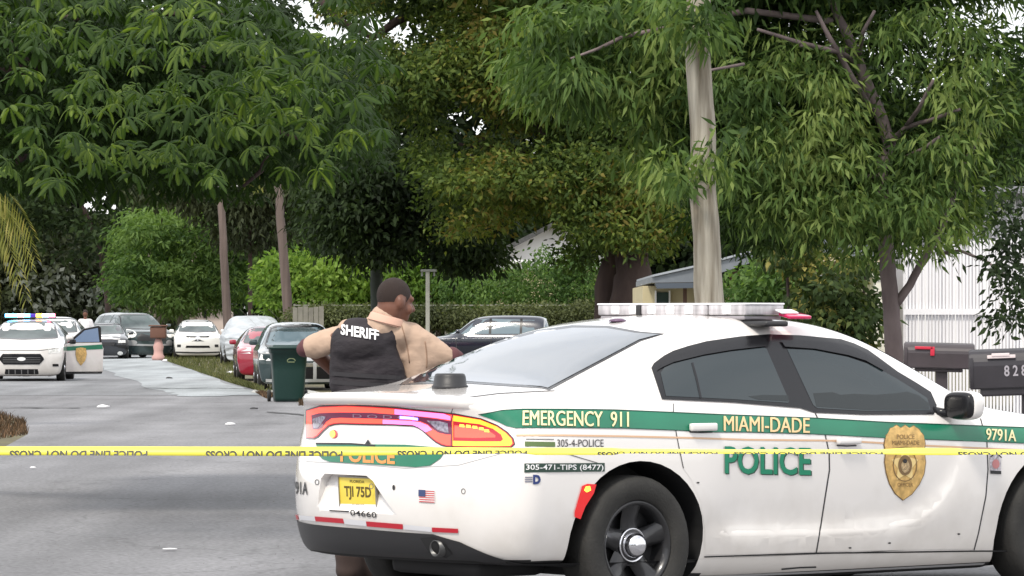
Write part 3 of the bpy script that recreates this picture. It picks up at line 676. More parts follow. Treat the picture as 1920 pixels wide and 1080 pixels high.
# antenna puck on the boot lid, roof marks
pk = A.hit('px', 838, 727, 0)
b = bmesh.new(); lathe(b, [(.001,-.01),(.092,-.01),(.094,.01),(.086,.014),(.080,.058),(.074,.070),(.066,.073),(.001,.073)], 28, 'Z', pk+Vector((.02,0,.0)))
obj('antenna_puck', b, plastic_black, pc, True)
b = bmesh.new(); q = A.hit('px', 1158, 603, 0); bmesh.ops.create_uvsphere(b, u_segments=12, v_segments=8, radius=1)
for v in b.verts: v.co = Vector((q.x+v.co.x*.05, q.y+v.co.y*.05, q.z+max(0, v.co.z)*.018))
obj('roof_antenna', b, mat('antenna_purple', (.10,.05,.10), .4), pc, True)
b = bmesh.new()
tube(b, [A.hit('px', 1743, 776, .0)+Vector((.25,.1,.01)), A.hit('px', 1743, 776, 0)+Vector((.45,.35,.02))], .012, 6); obj('wiper', b, plastic_black, pc)

# ================================================================== OTHER CARS
TPL = {
 'sedan': [(0,1,.66,.70,.78,.01),(.05,.5,.68,.72,.78,.01),(.13,.1,.69,.735,.76,.02),(.17,0,.70,.77,.75,.03),(.27,0,.70,.92,.68,.03),(.36,0,.69,.962,.66,.025),(.5,0,.67,.975,.655,.025),(.60,0,.66,.945,.67,.03),(.68,0,.655,.83,.70,.04),(.745,0,.65,.70,.78,.04),(.80,0,.63,.665,.80,.035),(.90,.2,.58,.61,.78,.03),(.96,.6,.52,.55,.74,.02),(1,1,.44,.48,.70,.01)],
 'suv': [(0,1,.60,.80,.72,.01),(.04,.5,.62,.93,.72,.02),(.10,.1,.62,.965,.72,.02),(.2,0,.62,.978,.72,.02),(.4,0,.61,.982,.72,.02),(.58,0,.6,.965,.72,.025),(.66,0,.6,.84,.74,.04),(.735,0,.6,.67,.80,.04),(.80,0,.58,.62,.82,.03),(.90,.2,.56,.60,.80,.03),(.96,.6,.53,.57,.76,.02),(1,1,.47,.51,.72,.01)]}
def gen_car(name, label, px, D, yaw, L, W, H, kind, paint, group=None, cat='car', lev=2, glass=None, windows=True, seen='front', wheels=True, police=False):
    fw = Vector((math.cos(math.radians(yaw)), math.sin(math.radians(yaw)), 0))
    f0 = P(px, HY, D); f0.z = 0
    root = empty(name, f0-fw*L, math.radians(yaw), label, cat, group)
    h = W/2; st = []
    for x, fd, zb, zr, wr, cr in TPL[kind]: st.append((x*L, fd, h*.94, h*.99, zb*H, h*.93, zr*H, h*wr, cr))
    zl = tuple(k*H for k in (.13,.22,.33,.45,.565))
    xr, xf = L*.19, L*.815; r = .22*H if kind == 'sedan' else .205*H
    car = Car(root, st, (.1,.04,0,0,.02,.05,.06,.06) if kind == 'sedan' else (.08,.03,0,0,.03,.06,.12,.25), (.08,.03,0,0,.03,.06,.06,.08), plan_r=.22, plan_f=.26, zl=zl, zbot=lambda x: .13, lev=lev, paint=paint, M=4,
              arches=[(xr, r, r*1.17, r*1.17), (xf, r, r*1.17, r*1.17)] if wheels else ())
    gl = glass or clear_glass
    for sg in (-1, 1):
        if wheels:
            for x in (xr, xf): wheel(root, x, sg*(h-.11), r, r, .2, r*.62, sg, police, 20)
    b = bmesh.new(); box(b, (L/2, 0, .13*H+.05), (L*.9, W*.74, .12)); obj('chassis', b, under_black, root)
    if windows:
        zb, zt = (.685*H, .945*H) if kind == 'sedan' else (.64*H, .93*H)
        car.panel('windscreen', [(-h*.78, zb+.01), (0, zb-.02), (h*.78, zb+.01), (h*.63, zt-.03), (h*.5, zt), (-h*.5, zt), (-h*.63, zt-.03)], gl, plane='front', off=.004, step=.2)
        car.line('windscreen_seal', [(-h*.78, zb+.01), (0, zb-.02), (h*.78, zb+.01), (h*.63, zt-.03), (h*.5, zt), (-h*.5, zt), (-h*.63, zt-.03)], .035, gloss_black, plane='front', off=.006, closed=True)
        if kind == 'sedan': q = [(.20*L,.72*H),(.31*L,.91*H),(.5*L,.935*H),(.60*L,.90*H),(.70*L,.71*H)]; q2 = (.46*L,)
        else: q = [(.05*L,.66*H),(.07*L,.90*H),(.5*L,.93*H),(.585*L,.91*H),(.70*L,.655*H)]; q2 = (.25*L,.48*L)
        car.panel('side_window', q, gl, plane='side', off=.004, step=.3, both=True)
        for x in q2: car.line('window_pillar', [(x, .66*H), (x, .935*H)], .07, gloss_black, plane='side', off=.007, both=True)
        for sg in (-1, 1):
            b = bmesh.new(); bbox(b, (.715*L, sg*(h+.07), .70*H), (.12,.17,.12), .04); obj('door_mirror', b, paint, root, True)
            car.line('door_gap', [(.735*L,.60*H), (.72*L,.2*H)], .02, seam_dark, plane='side' if sg < 0 else 'far', off=.004)
            car.line('door_gap', [(.47*L,.62*H), (.47*L,.2*H)], .02, seam_dark, plane='side' if sg < 0 else 'far', off=.004)
    return root, car
head_lit = mat('headlamp_glass', (.80,.80,.78), .1, coat=1, noise=.25, scale=20)
def lamps(car, y0, z0, y1, z1, m=head_lit, slant=0, name='headlight'):
    for sg in (-1, 1):
        car.panel(name, [(sg*y0, z0), (sg*y1, z0+slant), (sg*y1*.99, z1+slant), (sg*y0, z1)], m, plane='front', off=.006, step=.2)

# police interceptor with its door open on the left of the street
root, T = gen_car('police_car', 'white police sedan facing us with lit blue and red roof lights and its door open', 40, 103.0, -88, 5.1, 1.96, 1.50, 'sedan', white_paint, cat='police car', lev=3, police=True)
h = .98
T.panel('grille', [(-.52,.56),(-.44,.66),(.44,.66),(.52,.56),(.52,.52),(.42,.41),(-.42,.41),(-.52,.52)], gloss_black, plane='front', off=.012, step=.2)
T.panel('grille_emblem', disc(0,.54,.10,.045), white_print, plane='front', off=.016, step=.2)
for k in range(3): T.line('grille_bar', [(-.44,.47+k*.05),(.44,.47+k*.05)], .008, mat('grey_bar', (.2,.2,.2), .5), plane='front', off=.014)
T.panel('lower_grille', [(-.40,.20),(-.38,.30),(.38,.30),(.40,.20),(.38,.18),(-.38,.18)], gloss_black, plane='front', off=.01, step=.2)
for k in range(5): T.line('intake_bar', [(-.3+k*.15,.19),(-.3+k*.15,.29)], .02, mat('grey_bar', (.2,.2,.2), .5), plane='front', off=.014)
T.line('bumper_lip', [(-.9,.16),(-.5,.13),(.5,.13),(.9,.16)], .05, plastic_black, plane='front', off=.012)
lamps(T, .62,.66,.90,.78, slant=.03); lamps(T, .72,.36,.86,.42, gloss_black, name='fog_lamp')
T.line('bumper_gap', [(-.9,.80),(-.45,.74),(.45,.74),(.9,.80)], .012, seam_dark, plane='front', off=.004)
T.text('lettering', 'POLICE', -.30, .37, .30, .47, mat('grey_bar', (.2,.2,.2), .5), plane='front', off=.016, step=.1) if False else None
lb = bpy.data.objects.new('light_bar', None); COL.objects.link(lb); lb.parent = root; zt = T.hit('top', 2.35, 0, 0).z; lb.location = (2.35, 0, zt+.06)
b = bmesh.new(); bbox(b, (0,0,-.02), (.3,1.25,.03), .01); obj('base', b, plastic_black, lb)
cols = [((.1,.5,1), 'blue', 10), ((.1,.7,1), 'cyan', 9), ((.9,.6,.6), 'pale', 3.5), ((.1,.5,1), 'blue', 10), ((.05,.02,.3), 'off', .6), ((1,.35,.03), 'orange', 9), ((.5,.7,1), 'pale_blue', 4), ((1,.15,.25), 'red', 8)]
for k, (c, n, e) in enumerate(cols):
    b = bmesh.new(); bbox(b, (0,-.60+1.2*(k+.5)/8,.035), (.28,.143,.09), .015); obj('strobe_lamp', b, mat('strobe_'+n, c, .3, emit=c, es=e), lb, True)
# open driver door
dr = bpy.data.objects.new('open_door', None); COL.objects.link(dr); dr.parent = root; dr.location = (3.50, .95, -.08); dr.rotation_euler = (0, 0, math.radians(-47))
def plate_obj(name, pts, th, m, parent, y=0, smooth=False):
    b = bmesh.new(); f = [b.verts.new((x, y, z)) for x, z in pts]; g = [b.verts.new((x, y+th, z)) for x, z in pts]
    b.faces.new(f); b.faces.new(g[::-1]); n = len(pts)
    for i in range(n): b.faces.new((f[i], f[(i+1)%n], g[(i+1)%n], g[i]))
    bmesh.ops.recalc_face_normals(b, faces=b.faces[:]); return obj(name, b, m, parent, smooth)
plate_obj('door_skin', [(0,.30),(0,.96),(-.25,.985),(-1.1,.995),(-1.16,.85),(-1.13,.27)], -.09, white_paint, dr)
plate_obj('door_sill_edge', [(0,.24),(0,.299),(-1.13,.299),(-1.1,.24)], -.09, under_black, dr)
plate_obj('window_frame', [(-.04,.99),(-.55,1.33),(-1.0,1.40),(-1.08,1.36),(-1.10,.998)], -.04, gloss_black, dr)
plate_obj('door_glass', [(-.16,1.01),(-.58,1.29),(-.98,1.35),(-1.03,1.01)], -.05, mat('blue_reflecting_glass', (.16,.25,.42), .08, ior=1.9, coat=.5), dr, .004)
plate_obj('green_stripe', [(-.0,.80),(0,.90),(-1.12,.95),(-1.14,.84)], .004, green_decal, dr, .002)
bp_ = [(-.30,.86),(-.45,.88),(-.60,.86),(-.63,.72),(-.58,.56),(-.45,.44),(-.33,.56),(-.28,.72)]
plate_obj('police_badge', bp_, .006, gold, dr, .007)
b = bmesh.new(); bbox(b, (-.12,.10,1.02), (.10,.16,.11), .03); obj('door_mirror', b, gloss_black, dr, True)

r2, c2 = gen_car('police_car', 'white police sedan mostly hidden behind the one with the open door', 92, 131, -88, 5.0, 1.95, 1.58, 'sedan', white_paint, cat='police car')
lamps(c2, .60,.76,.90,.86); c2.panel('grille', [(-.4,.6),(-.45,.78),(.45,.78),(.4,.6)], gloss_black, plane='front', off=.01, step=.2)
navy = mat('black_car_paint', (.012,.014,.02), .18, coat=1)
r3, c3 = gen_car('parked_car', 'low black sedan with a bright hood parked left of the tall dark SUV', 193, 160, -87, 4.8, 1.82, 1.36, 'sedan', navy, 'cars parked along the street')
c3.panel('hood_panel', [(3.85,-.6),(4.55,-.62),(4.6,0),(4.55,.62),(3.85,.6),(3.8,0)], white_paint, plane='top', off=.006, step=.3)  # white panel stands in for sky reflected on the dark hood
c3.panel('grille', [(-.4,.5),(-.45,.62),(.45,.62),(.4,.5)], plastic_black, plane='front', off=.01, step=.2); lamps(c3, .55,.60,.82,.70)
for sg in (-1,1): c3.panel('fog_lamp', disc(sg*.62,.22,.10,.07,10), head_lit, plane='front', off=.012, step=.2)
suvp = mat('dark_green_suv_paint', (.03,.05,.052), .2, coat=1)
r4, c4 = gen_car('parked_suv', 'tall dark green SUV with round bright headlight in front of the dark trees', 286, 163, -67, 4.9, 2.05, 1.76, 'suv', suvp, 'cars parked along the street', 'SUV', lev=2)
c4.panel('grille', [(-.55,.66),(-.58,.98),(.58,.98),(.55,.66)], plastic_black, plane='front', off=.012, step=.2)
for sg in (-1,1):
    c4.panel('headlight', disc(sg*.76,.93,.19,.16,16), head_lit, plane='front', off=.014, step=.3)
    c4.panel('fog_lamp', disc(sg*.72,.60,.16,.09,14), silver_m, plane='front', off=.014, step=.3)
c4.line('chrome_bumper', [(-.85,.52),(0,.50),(.85,.52)], .07, silver_m, plane='front', off=.02)
b = bmesh.new(); bbox(b, (3.6,0,1.10), (1.5,1.5,.04), .02); obj('hood_reflection_panel', b, silver_m, r4, True) if False else b.free()
nis = mat('pearl_white_paint', (.72,.71,.68), .3, coat=.8)
r5, c5 = gen_car('parked_car', 'pearl white sedan with black V grille parked on the grass verge', 371, 160, -85, 4.6, 1.76, 1.48, 'sedan', nis, 'cars parked along the street', lev=3)
c5.panel('grille', [(-.46,.86),(-.22,.66),(.22,.66),(.46,.86),(.3,.84),(-.3,.84)], gloss_black, plane='front', off=.012, step=.2)
c5.panel('grille_emblem', disc(0,.76,.10,.07,14), chrome, plane='front', off=.016, step=.2)
c5.panel('lower_grille', [(-.45,.42),(-.42,.50),(.42,.50),(.45,.42)], gloss_black, plane='front', off=.01, step=.2)
lamps(c5, .50,.74,.80,.86, slant=.05); lamps(c5, .62,.44,.76,.54, plastic_black, name='fog_lamp')
c5.line('bumper_shade_gap', [(-.8,.26),(0,.24),(.8,.26)], .05, plastic_black, plane='front', off=.01)  # shade low on the bumper drawn as a dark strip
cloth = mat('grey_cover_cloth', (.42,.45,.48), .7, noise=.2, scale=3, bump=1.0, bscale=7, stretch=(1,1,3))
r6, c6 = gen_car('covered_car', 'car wrapped in a crumpled pale grey fabric cover behind the red car', 482, 140, -84, 4.8, 2.08, 1.60, 'suv', cloth, 'cars parked along the street', 'covered car', windows=False, lev=3)
for v in c6.body.data.vertices:
    k = mn.noise(Vector((v.co.x*4, v.co.y*4, v.co.z*9)))*.035*(1.3-v.co.z/1.6); v.co += v.normal*k
for y0 in (-.6, -.1, .45):
    c6.line('cover_fold', [(y0,.35),(y0+.12,.6),(y0+.05,.95)], .025, mat('grey_cover_fold', (.30,.32,.35), .8), plane='front', off=.006)  # shade of the folds drawn as darker strips of cloth colour
redp = mat('dark_red_paint', (.30,.012,.035), .22, coat=1)
r7, c7 = gen_car('parked_car', 'dark red coupe partly hidden behind the teal car and the bin', 515, 104, -85, 4.6, 1.80, 1.33, 'sedan', redp, 'cars parked along the street', lev=3)
c7.panel('grille', [(-.5,.48),(-.5,.72),(.5,.72),(.5,.48)], mat('grille_greyred', (.25,.10,.13), .4), plane='front', off=.01, step=.2); lamps(c7, .55,.66,.82,.80, silver_m)
c7.panel('lower_grille', [(-.4,.3),(-.4,.42),(.4,.42),(.4,.3)], gloss_black, plane='front', off=.012, step=.2)
teal = mat('teal_grey_paint', (.022,.042,.046), .25, coat=1)
r8, c8 = gen_car('parked_car', 'dark teal car with a pale roof behind the green wheelie bin', 563, 90, -85, 4.4, 1.74, 1.43, 'suv', teal, 'cars parked along the street', lev=3, glass=mat('pale_reflecting_glass', (.12,.17,.20), .08, ior=1.7))
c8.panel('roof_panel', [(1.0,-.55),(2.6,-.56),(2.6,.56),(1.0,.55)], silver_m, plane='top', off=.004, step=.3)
c8.panel('grille', [(-.52,.50),(-.52,.58),(.62,.58),(.62,.50)], chrome, plane='front', off=.02, step=.2)
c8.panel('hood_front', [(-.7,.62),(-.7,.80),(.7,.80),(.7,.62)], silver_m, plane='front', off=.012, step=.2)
c8.panel('lower_grille', [(-.6,.26),(-.6,.48),(.6,.48),(.6,.26)], gloss_black, plane='front', off=.014, step=.2)
for y0 in (-.05, .30, .68): c8.line('grille_post', [(y0,.2),(y0,.6)], .07, silver_m, plane='front', off=.02)
c8.line('bumper_bar', [(-.7,.22),(.75,.22)], .06, silver_m, plane='front', off=.02); lamps(c8, .6,.64,.84,.78)
blue = mat('dark_blue_paint', (.008,.012,.026), .15, coat=1)
r9, c9 = gen_car('parked_car', 'dark blue car seen side on behind the person in uniform', 795, 127, 174, 3.9, 1.8, 1.60, 'suv', blue, 'cars parked along the street', lev=3, glass=mat('pale_reflecting_glass', (.12,.17,.20), .08, ior=1.7))

# ================================================================== STREET FURNITURE
bing = mat('bin_green_plastic', (.005,.030,.025), .4, bump=.1, bscale=30)
c = G(541, 754); bn = empty('wheelie_bin', c, math.radians(6), 'dark green wheelie bin standing at the right edge of the street', 'bin')
b = bmesh.new()
rows = []
for z, wx, wy in ((.0,.26,.30),(.06,.27,.31),(.55,.30,.34),(.85,.325,.365),(.86,.345,.385),(.93,.35,.39)):
    n = 32; ring = []
    for k in range(n):
        t = 2*math.pi*k/n; e_ = .28; f = lambda q: math.copysign(abs(q)**e_, q)
        ring.append(b.verts.new((f(math.cos(t))*wx, f(math.sin(t))*wy, z+.02)))
    rows.append(ring)
for u, v in zip(rows, rows[1:]):
    for k in range(32): b.faces.new((u[k], u[(k+1)%32], v[(k+1)%32], v[k]))
b.faces.new(rows[0][::-1]); obj('bin_body', b, bing, bn, True)
b = bmesh.new(); bbox(b, (0,-.02,.975), (.74,.84,.05), .02); bbox(b, (0,-.02,1.0), (.60,.66,.05), .025); obj('lid', b, bing, bn, True)
for sx in (-1, 1):
    b = bmesh.new()
    for r_ in lathe(b, [(.001,-.03),(.10,-.03),(.11,0),(.10,.03),(.001,.03)], 18, 'Y'):
        for q in r_: q.co = Vector((sx*.33+q.co.y, .36+q.co.x, .11+q.co.z))
    obj('wheel', b, rubber, bn, True)
b = bmesh.new(); tube(b, [(-.28,.42,.93),(.28,.42,.93)], .018); obj('handle', b, bing, bn)
b = bmesh.new()
for k in range(14):
    t = math.pi*k/13; 
tube(b, [(.03+.07*math.cos(math.pi*k/12), -.352, .74+.045*math.sin(math.pi*k/12)) for k in range(13)]+[(-.03,-.352,.72),(.09,-.352,.72)], .010, 6); obj('emblem', b, mat('faded_print', (.16,.20,.10), .6), bn)
mbm = mat('mailbox_brown', (.042,.032,.036), .42, noise=.25, scale=5, coat=.2); mbk = mat('mailbox_black', (.022,.019,.024), .42, noise=.25, scale=5, coat=.2)
def mailbox(label, px, py, D, L, Wd, Hh, yaw, tilt, m, kind):
    c = P(px, py, D); e = empty('mailbox', (c.x, c.y, 0), math.radians(yaw), label, 'mailbox')
    b = bmesh.new(); z0 = c.z; prof = [(-Wd/2, 0), (-Wd/2, Hh*.58)]+[(-Wd/2*math.cos(t), Hh*.58+Hh*.42*math.sin(t)) for t in [math.pi*k/12 for k in range(1, 12)]]+[(Wd/2, Hh*.58), (Wd/2, 0)]
    if kind == 'flat': prof = [(-Wd/2, 0), (-Wd/2, Hh*.86), (-Wd/2+.03, Hh*.97), (Wd/2-.03, Hh), (Wd/2, Hh*.9), (Wd/2, 0)]
    A_ = [b.verts.new((-L/2, y, z)) for y, z in prof]; B_ = [b.verts.new((L/2, y, z)) for y, z in prof]; n = len(prof)
    b.faces.new(A_); b.faces.new(B_[::-1])
    for i in range(n): b.faces.new((A_[i], A_[(i+1)%n], B_[(i+1)%n], B_[i]))
    bmesh.ops.recalc_face_normals(b, faces=b.faces[:]); T_ = Matrix.Rotation(math.radians(tilt), 3, 'Y')
    bmesh.ops.bevel(b, geom=[x for x in b.edges if x.calc_face_angle(0) > .6], offset=.008, segments=2, affect='EDGES')
    for v in b.verts: v.co = T_ @ v.co + Vector((0,0,z0))
    o = obj('box', b, m, e, False)
    def on(name, x0, z_0, x1, z1, mm, th=.012, y=-Wd/2):
        b = bmesh.new(); bbox(b, ((x0+x1)/2, y-th/2, (z_0+z1)/2), (abs(x1-x0), th, abs(z1-z_0)), .003)
        for v in b.verts: v.co = T_ @ v.co + Vector((0,0,z0))
        return obj(name, b, mm, e, True)
    for x in (-L/2+.012, L/2-.012): on('end_rim', x-.012, .0, x+.012, Hh*.80, m, .008)
    return e, on, T_, z0
redf = mat('red_flag_paint', (.55,.02,.05), .5)
D1 = 31.0
e, on, T_, z0 = mailbox('brown mailbox with a red flag on a post between the car and the white fence', 1760, 691, D1, .50, .20, .185, -4, 1.5, mbm, 'round')
on('flag', -.175, .135, -.045, .155, redf); on('flag', -.065, .09, -.035, .155, redf)
b = bmesh.new(); bbox(b, (.02,0,z0/2-.02), (.085,.085,z0), .006); obj('post', b, mbm, e)
b = bmesh.new(); bbox(b, (0,0,z0-.012), (.34,.14,.022), .004, T_); obj('bracket', b, mbm, e)
e, on, T_, z0 = mailbox('black mailbox with pale house numbers at the right edge of the frame', 1888, 728, 29.5, .50, .20, .27, -4, -2, mbk, 'round')
on('paper_slip', -.13, .205, .06, .228, mat('pink_paper', (.70,.60,.60), .7)); on('paper_slip', -.10, .218, .02, .24, mat('pink_paper', (.70,.60,.60), .7), .016)
for k, ch in enumerate('828'):
    b = text_bm(ch, .02)
    for v in b.verts: v.co = Vector((-.02+k*.058+v.co.x*.075, -.103, .085+v.co.y*.10)); v.co = T_ @ v.co + Vector((0,0,z0))
    obj('house_number', b, mat('number_pale', (.35,.33,.36), .5), e)
b = bmesh.new(); bbox(b, (.0,0,-.02), (.36,.17,.06), .012)
for v in b.verts: v.co = T_ @ v.co + Vector((0,0,z0))
obj('bracket', b, mbk, e)
b = bmesh.new(); bbox(b, (.09+.06,0,z0/2-.02), (.10,.10,z0-.02), .006); obj('post', b, mbk, e)
# far mailbox on pink baluster
c = Vector((P(297, 597, 155).x, 155, 0)); e = empty('mailbox', c, 0, 'brown mailbox on a pink baluster post in front of the far SUV', 'mailbox')
b = bmesh.new(); lathe(b, [(.001,0),(.22,0),(.24,.12),(.17,.22),(.16,.35),(.19,.5),(.13,.68),(.10,.78),(.001,.78)], 16, 'Z'); obj('post', b, mat('pink_plaster', (.50,.30,.27), .8), e, True)
b = bmesh.new(); bbox(b, (0,0,1.0), (.56,.5,.42), .05); obj('box', b, mat('mailbox_wood', (.13,.06,.04), .7), e, True)
b = bmesh.new(); bbox(b, (0,0,1.24), (.66,.6,.05), .02); obj('lid', b, mat('mailbox_wood', (.13,.06,.04), .7), e, True)
# white post with little top in the fence
e = empty('signpost', (P(802,597,92).x, 92, 0), 0, 'thin white post with a small cap rising from the fence behind the officer', 'post')
b = bmesh.new(); bbox(b, (0,0,1.25), (.085,.085,2.5), .01); obj('post', b, mat('white_post_paint', (.48,.48,.42), .6, noise=.2, scale=3), e)
b = bmesh.new(); bbox(b, (.02,0,2.51), (.34,.16,.05), .01); obj('cap', b, mat('post_cap', (.25,.26,.24), .6), e)
for x in (-.12,.14):
    b = bmesh.new(); bbox(b, (x,0,2.44), (.04,.05,.10), .01); obj('bracket', b, mat('post_cap', (.25,.26,.24), .6), e)
# utility poles
wood = mat('pole_wood', (.075,.055,.048), .85, noise=.35, scale=5, bump=.8, bscale=18, stretch=(1,1,.08), col2=(.16,.12,.105))
def pole(label, x0, y0, x1, y1, D, r0, r1, arm=None, m=wood, cat='utility pole', group=None, lift=0):
    a, t = P(x0, y0, D), P(x1, y1, D); d = (t-a)/(t.z-a.z); base = a-d*a.z
    e = empty('utility_pole', base, 0, label, cat, group)
    b = bmesh.new(); n = 60; tube(b, [(t-base)*k/n+Vector((mn.noise(Vector((k*.13,D,0)))*.03,0,0)) for k in range(n+1)], [(r0+(r1-r0)*k/n)*(1+.05*mn.noise(Vector((k*.37,D,1)))) for k in range(n+1)], 22)
    for v in b.verts: v.co += Vector((v.co.x, v.co.y, 0)).normalized()*0+Vector((1,0,0))*mn.noise(Vector((v.co.x*14, v.co.y*14, v.co.z*.9)))*.012
    o_ = obj('pole', b, m, e, True)
    if arm:
        for (ax, ay, bx, by, r) in arm:
            b = bmesh.new(); tube(b, [P(ax, ay, D-.2)-base, P(bx, by, D-.2)-base], r, 8); obj('crossarm', b, mat('arm_metal', (.30,.30,.29), .5), e)
    return e
pole('brown utility pole with a short street light arm above the bright green tree', 426, 600, 413, 340, 168, .17, .14, [(408,352,446,349,.04),(412,340,418,356,.09)])
pole('brown utility pole behind the grey covered car and red car', 541, 600, 518, 300, 138, .17, .13)
old = mat('old_pole_wood', (.17,.14,.10), .9, noise=.3, scale=11, bump=1, bscale=24, stretch=(1.3,1.3,.11), col2=(.52,.48,.40))
pe = pole('thick weathered pale wooden pole rising past the treetops right of centre', 1329, 575, 1304, -60, 39, .140, .105, m=old)
# chain fence behind the parked cars
ironm = mat('fence_metal', (.16,.16,.13), .6)
fe = empty('wire_fence', (P(560,597,135).x, 135, 0), 0, 'low wire fence overgrown with vines behind the parked cars', 'fence')
fx0, fx1 = P(552,597,135).x, P(1120,597,135).x; o0 = fe.location.x
b = bmesh.new(); tube(b, [(fx0-o0,0,1.90),(fx1-o0,0,1.90)], .025, 6); obj('top_rail', b, ironm, fe)
b = bmesh.new(); tube(b, [(fx0-o0,0,.1),(fx1-o0,0,.1)], .025, 6); obj('bottom_rail', b, ironm, fe)
n = 7
for k in range(n):
    x = fx0+(fx1-fx0)*k/(n-1)-o0; b = bmesh.new(); tube(b, [(x,.05,0),(x,.05,1.95)], .035, 8); obj('post', b, ironm, fe)
b = bmesh.new(); x = fx0
while x < fx1:
    for s_ in (-1, 1):
        u = [b.verts.new((x-o0-.003, 0, .1)), b.verts.new((x-o0+.003, 0, .1)), b.verts.new((x-o0+.003+s_*1.7, 0, 1.8)), b.verts.new((x-o0-.003+s_*1.7, 0, 1.8))]; b.faces.new(u)
    x += .30
tag(obj('wire_mesh', b, mat('wire_grey', (.22,.22,.18), .7), fe), kind='stuff')
wf = empty('board_fence', P(577,597,104)*1, 0, 'short piece of grey wooden board fence right of the brown pole', 'fence'); wf.location.z = 0
gw = mat('grey_boards', (.22,.21,.18), .85, noise=.2, scale=4)
for k in range(6):
    b = bmesh.new(); bbox(b, (-.30+k*.125,0,.9), (.115,.025,1.72+.03*(k%3)), .004); obj('board', b, gw, wf)

# ================================================================== HOUSES, GATE
cream = mat('cream_render', (.50,.44,.28), .85, noise=.1, scale=2); whitew = mat('white_wall', (.80,.79,.80), .7, noise=.05, scale=1)
metalroof = mat('blue_grey_metal_roof', (.20,.22,.245), .45, metal=.3, noise=.2, scale=3); shingle = mat('dark_shingle', (.06,.06,.06), .85, noise=.4, scale=5)
brown_trim = mat('brown_trim', (.14,.08,.06), .7)
D = 70
def pbox(name, x0, y0, x1, y1, D, dep, m, parent, base):
    a, c = P(x0, y0, D), P(x1, y1, D); b = bmesh.new()
    box(b, ((a.x+c.x)/2-base.x, D+dep/2-base.y, (a.z+c.z)/2), (abs(c.x-a.x), dep, abs(a.z-c.z))); return obj(name, b, m, parent)
hb = Vector((P(1290,597,72).x, 72, 0)); hs = empty('house', hb, 0, 'cream bungalow with blue grey metal porch roof behind the weathered pole', 'house')
pbox('wall', 1205, 536, 1470, 668, 72, 6, cream, hs, hb)
pbox('window', 1231, 548, 1254, 600, 71.92, .08, mat('dark_window', (.03,.05,.05), .15, coat=.5), hs, hb)
pbox('window_frame', 1228, 545, 1231, 603, 71.90, .1, white_print, hs, hb); pbox('window_frame', 1254, 545, 1257, 603, 71.90, .1, white_print, hs, hb)
pbox('porch_post', 1281, 540, 1288, 668, 70.2, .1, brown_trim, hs, hb)
pbox('fascia', 1368, 506, 1480, 540, 70.5, .2, brown_trim, hs, hb)
def slab(name, pts, D0, D1, th, m, parent, base):
    b = bmesh.new(); f = []; k = []
    for (x, y) in pts:
        f.append(b.verts.new(P(x, y, D0)-base)); 
    g = [b.verts.new(v.co+Vector((0, D1-D0, 0))) for v in f]; n = len(f)
    b.faces.new(f); b.faces.new(g[::-1])
    for i in range(n): b.faces.new((f[i], f[(i+1)%n], g[(i+1)%n], g[i]))
    bmesh.ops.recalc_face_normals(b, faces=b.faces[:]); return obj(name, b, m, parent)
slab('roof', [(1222,520),(1222,530),(1300,529),(1410,492),(1410,474),(1300,503)], 69.6, 78.5, 0, metalroof, hs, hb)
slab('gutter', [(1228,531),(1232,541),(1300,540),(1300,530)], 69.5, 69.9, 0, mat('gutter_grey', (.10,.12,.15), .4, metal=.4), hs, hb)
slab('roof_ridge', [(1224,515),(1224,519),(1300,502),(1410,473),(1410,469),(1300,498)], 69.55, 78.6, 0, mat('ridge_pale', (.40,.43,.47), .4, metal=.4), hs, hb)
hb = Vector((P(1560,597,62).x, 62, 0)); hs = empty('house', hb, 0, 'pale yellow house half hidden by the bushes left of the slim tree', 'house')
pbox('wall', 1500, 492, 1645, 690, 62, 6, mat('yellow_render', (.52,.49,.30), .85, noise=.12, scale=2), hs, hb)
pbox('roof_edge', 1484, 481, 1660, 491, 61.5, 7, mat('beige_trim', (.55,.46,.32), .8), hs, hb)
slab('roof', [(1450,470),(1484,480),(1665,480),(1620,455),(1500,445)], 61.8, 68, 0, mat('slate_roof', (.12,.14,.17), .6, noise=.3, scale=4), hs, hb)
pbox('window', 1540, 520, 1600, 575, 61.9, .1, mat('dark_window', (.03,.05,.05), .15), hs, hb)
pbox('window_frame', 1536, 516, 1604, 520, 61.85, .12, white_print, hs, hb)
hb = Vector((P(1000,597,150).x, 150, 0)); hs = empty('house', hb, 0, 'distant white gabled house seen between the hedge and the big dark tree', 'house')
slab('gable', [(925,505),(925,480),(1046,420),(1180,480),(1180,505)], 150, 156, 0, whitew, hs, hb)
slab('roof', [(900,486),(1046,412),(1200,486),(1194,492),(1046,420.5),(907,492)], 149.3, 158, 0, shingle, hs, hb)
slab('eave', [(940,487),(940,493),(1000,493),(1000,487)], 148, 149.2, 0, whitew, hs, hb)
slab('wall', [(930,506),(930,600),(1175,600),(1175,506)], 150.2, 156, 0, cream, hs, hb)
hb = Vector((P(395,597,215).x, 215, 0)); hs = empty('house', hb, 0, 'far pale pink wall of a house glimpsed under the bright green tree', 'house')
pbox('wall', 365, 573, 425, 640, 215, 5, mat('pale_pink_render', (.60,.50,.45), .85), hs, hb); pbox('window', 382, 582, 388, 596, 214.9, .1, gloss_black, hs, hb); pbox('roof_edge', 360, 569, 430, 573, 214.5, 6, shingle, hs, hb)
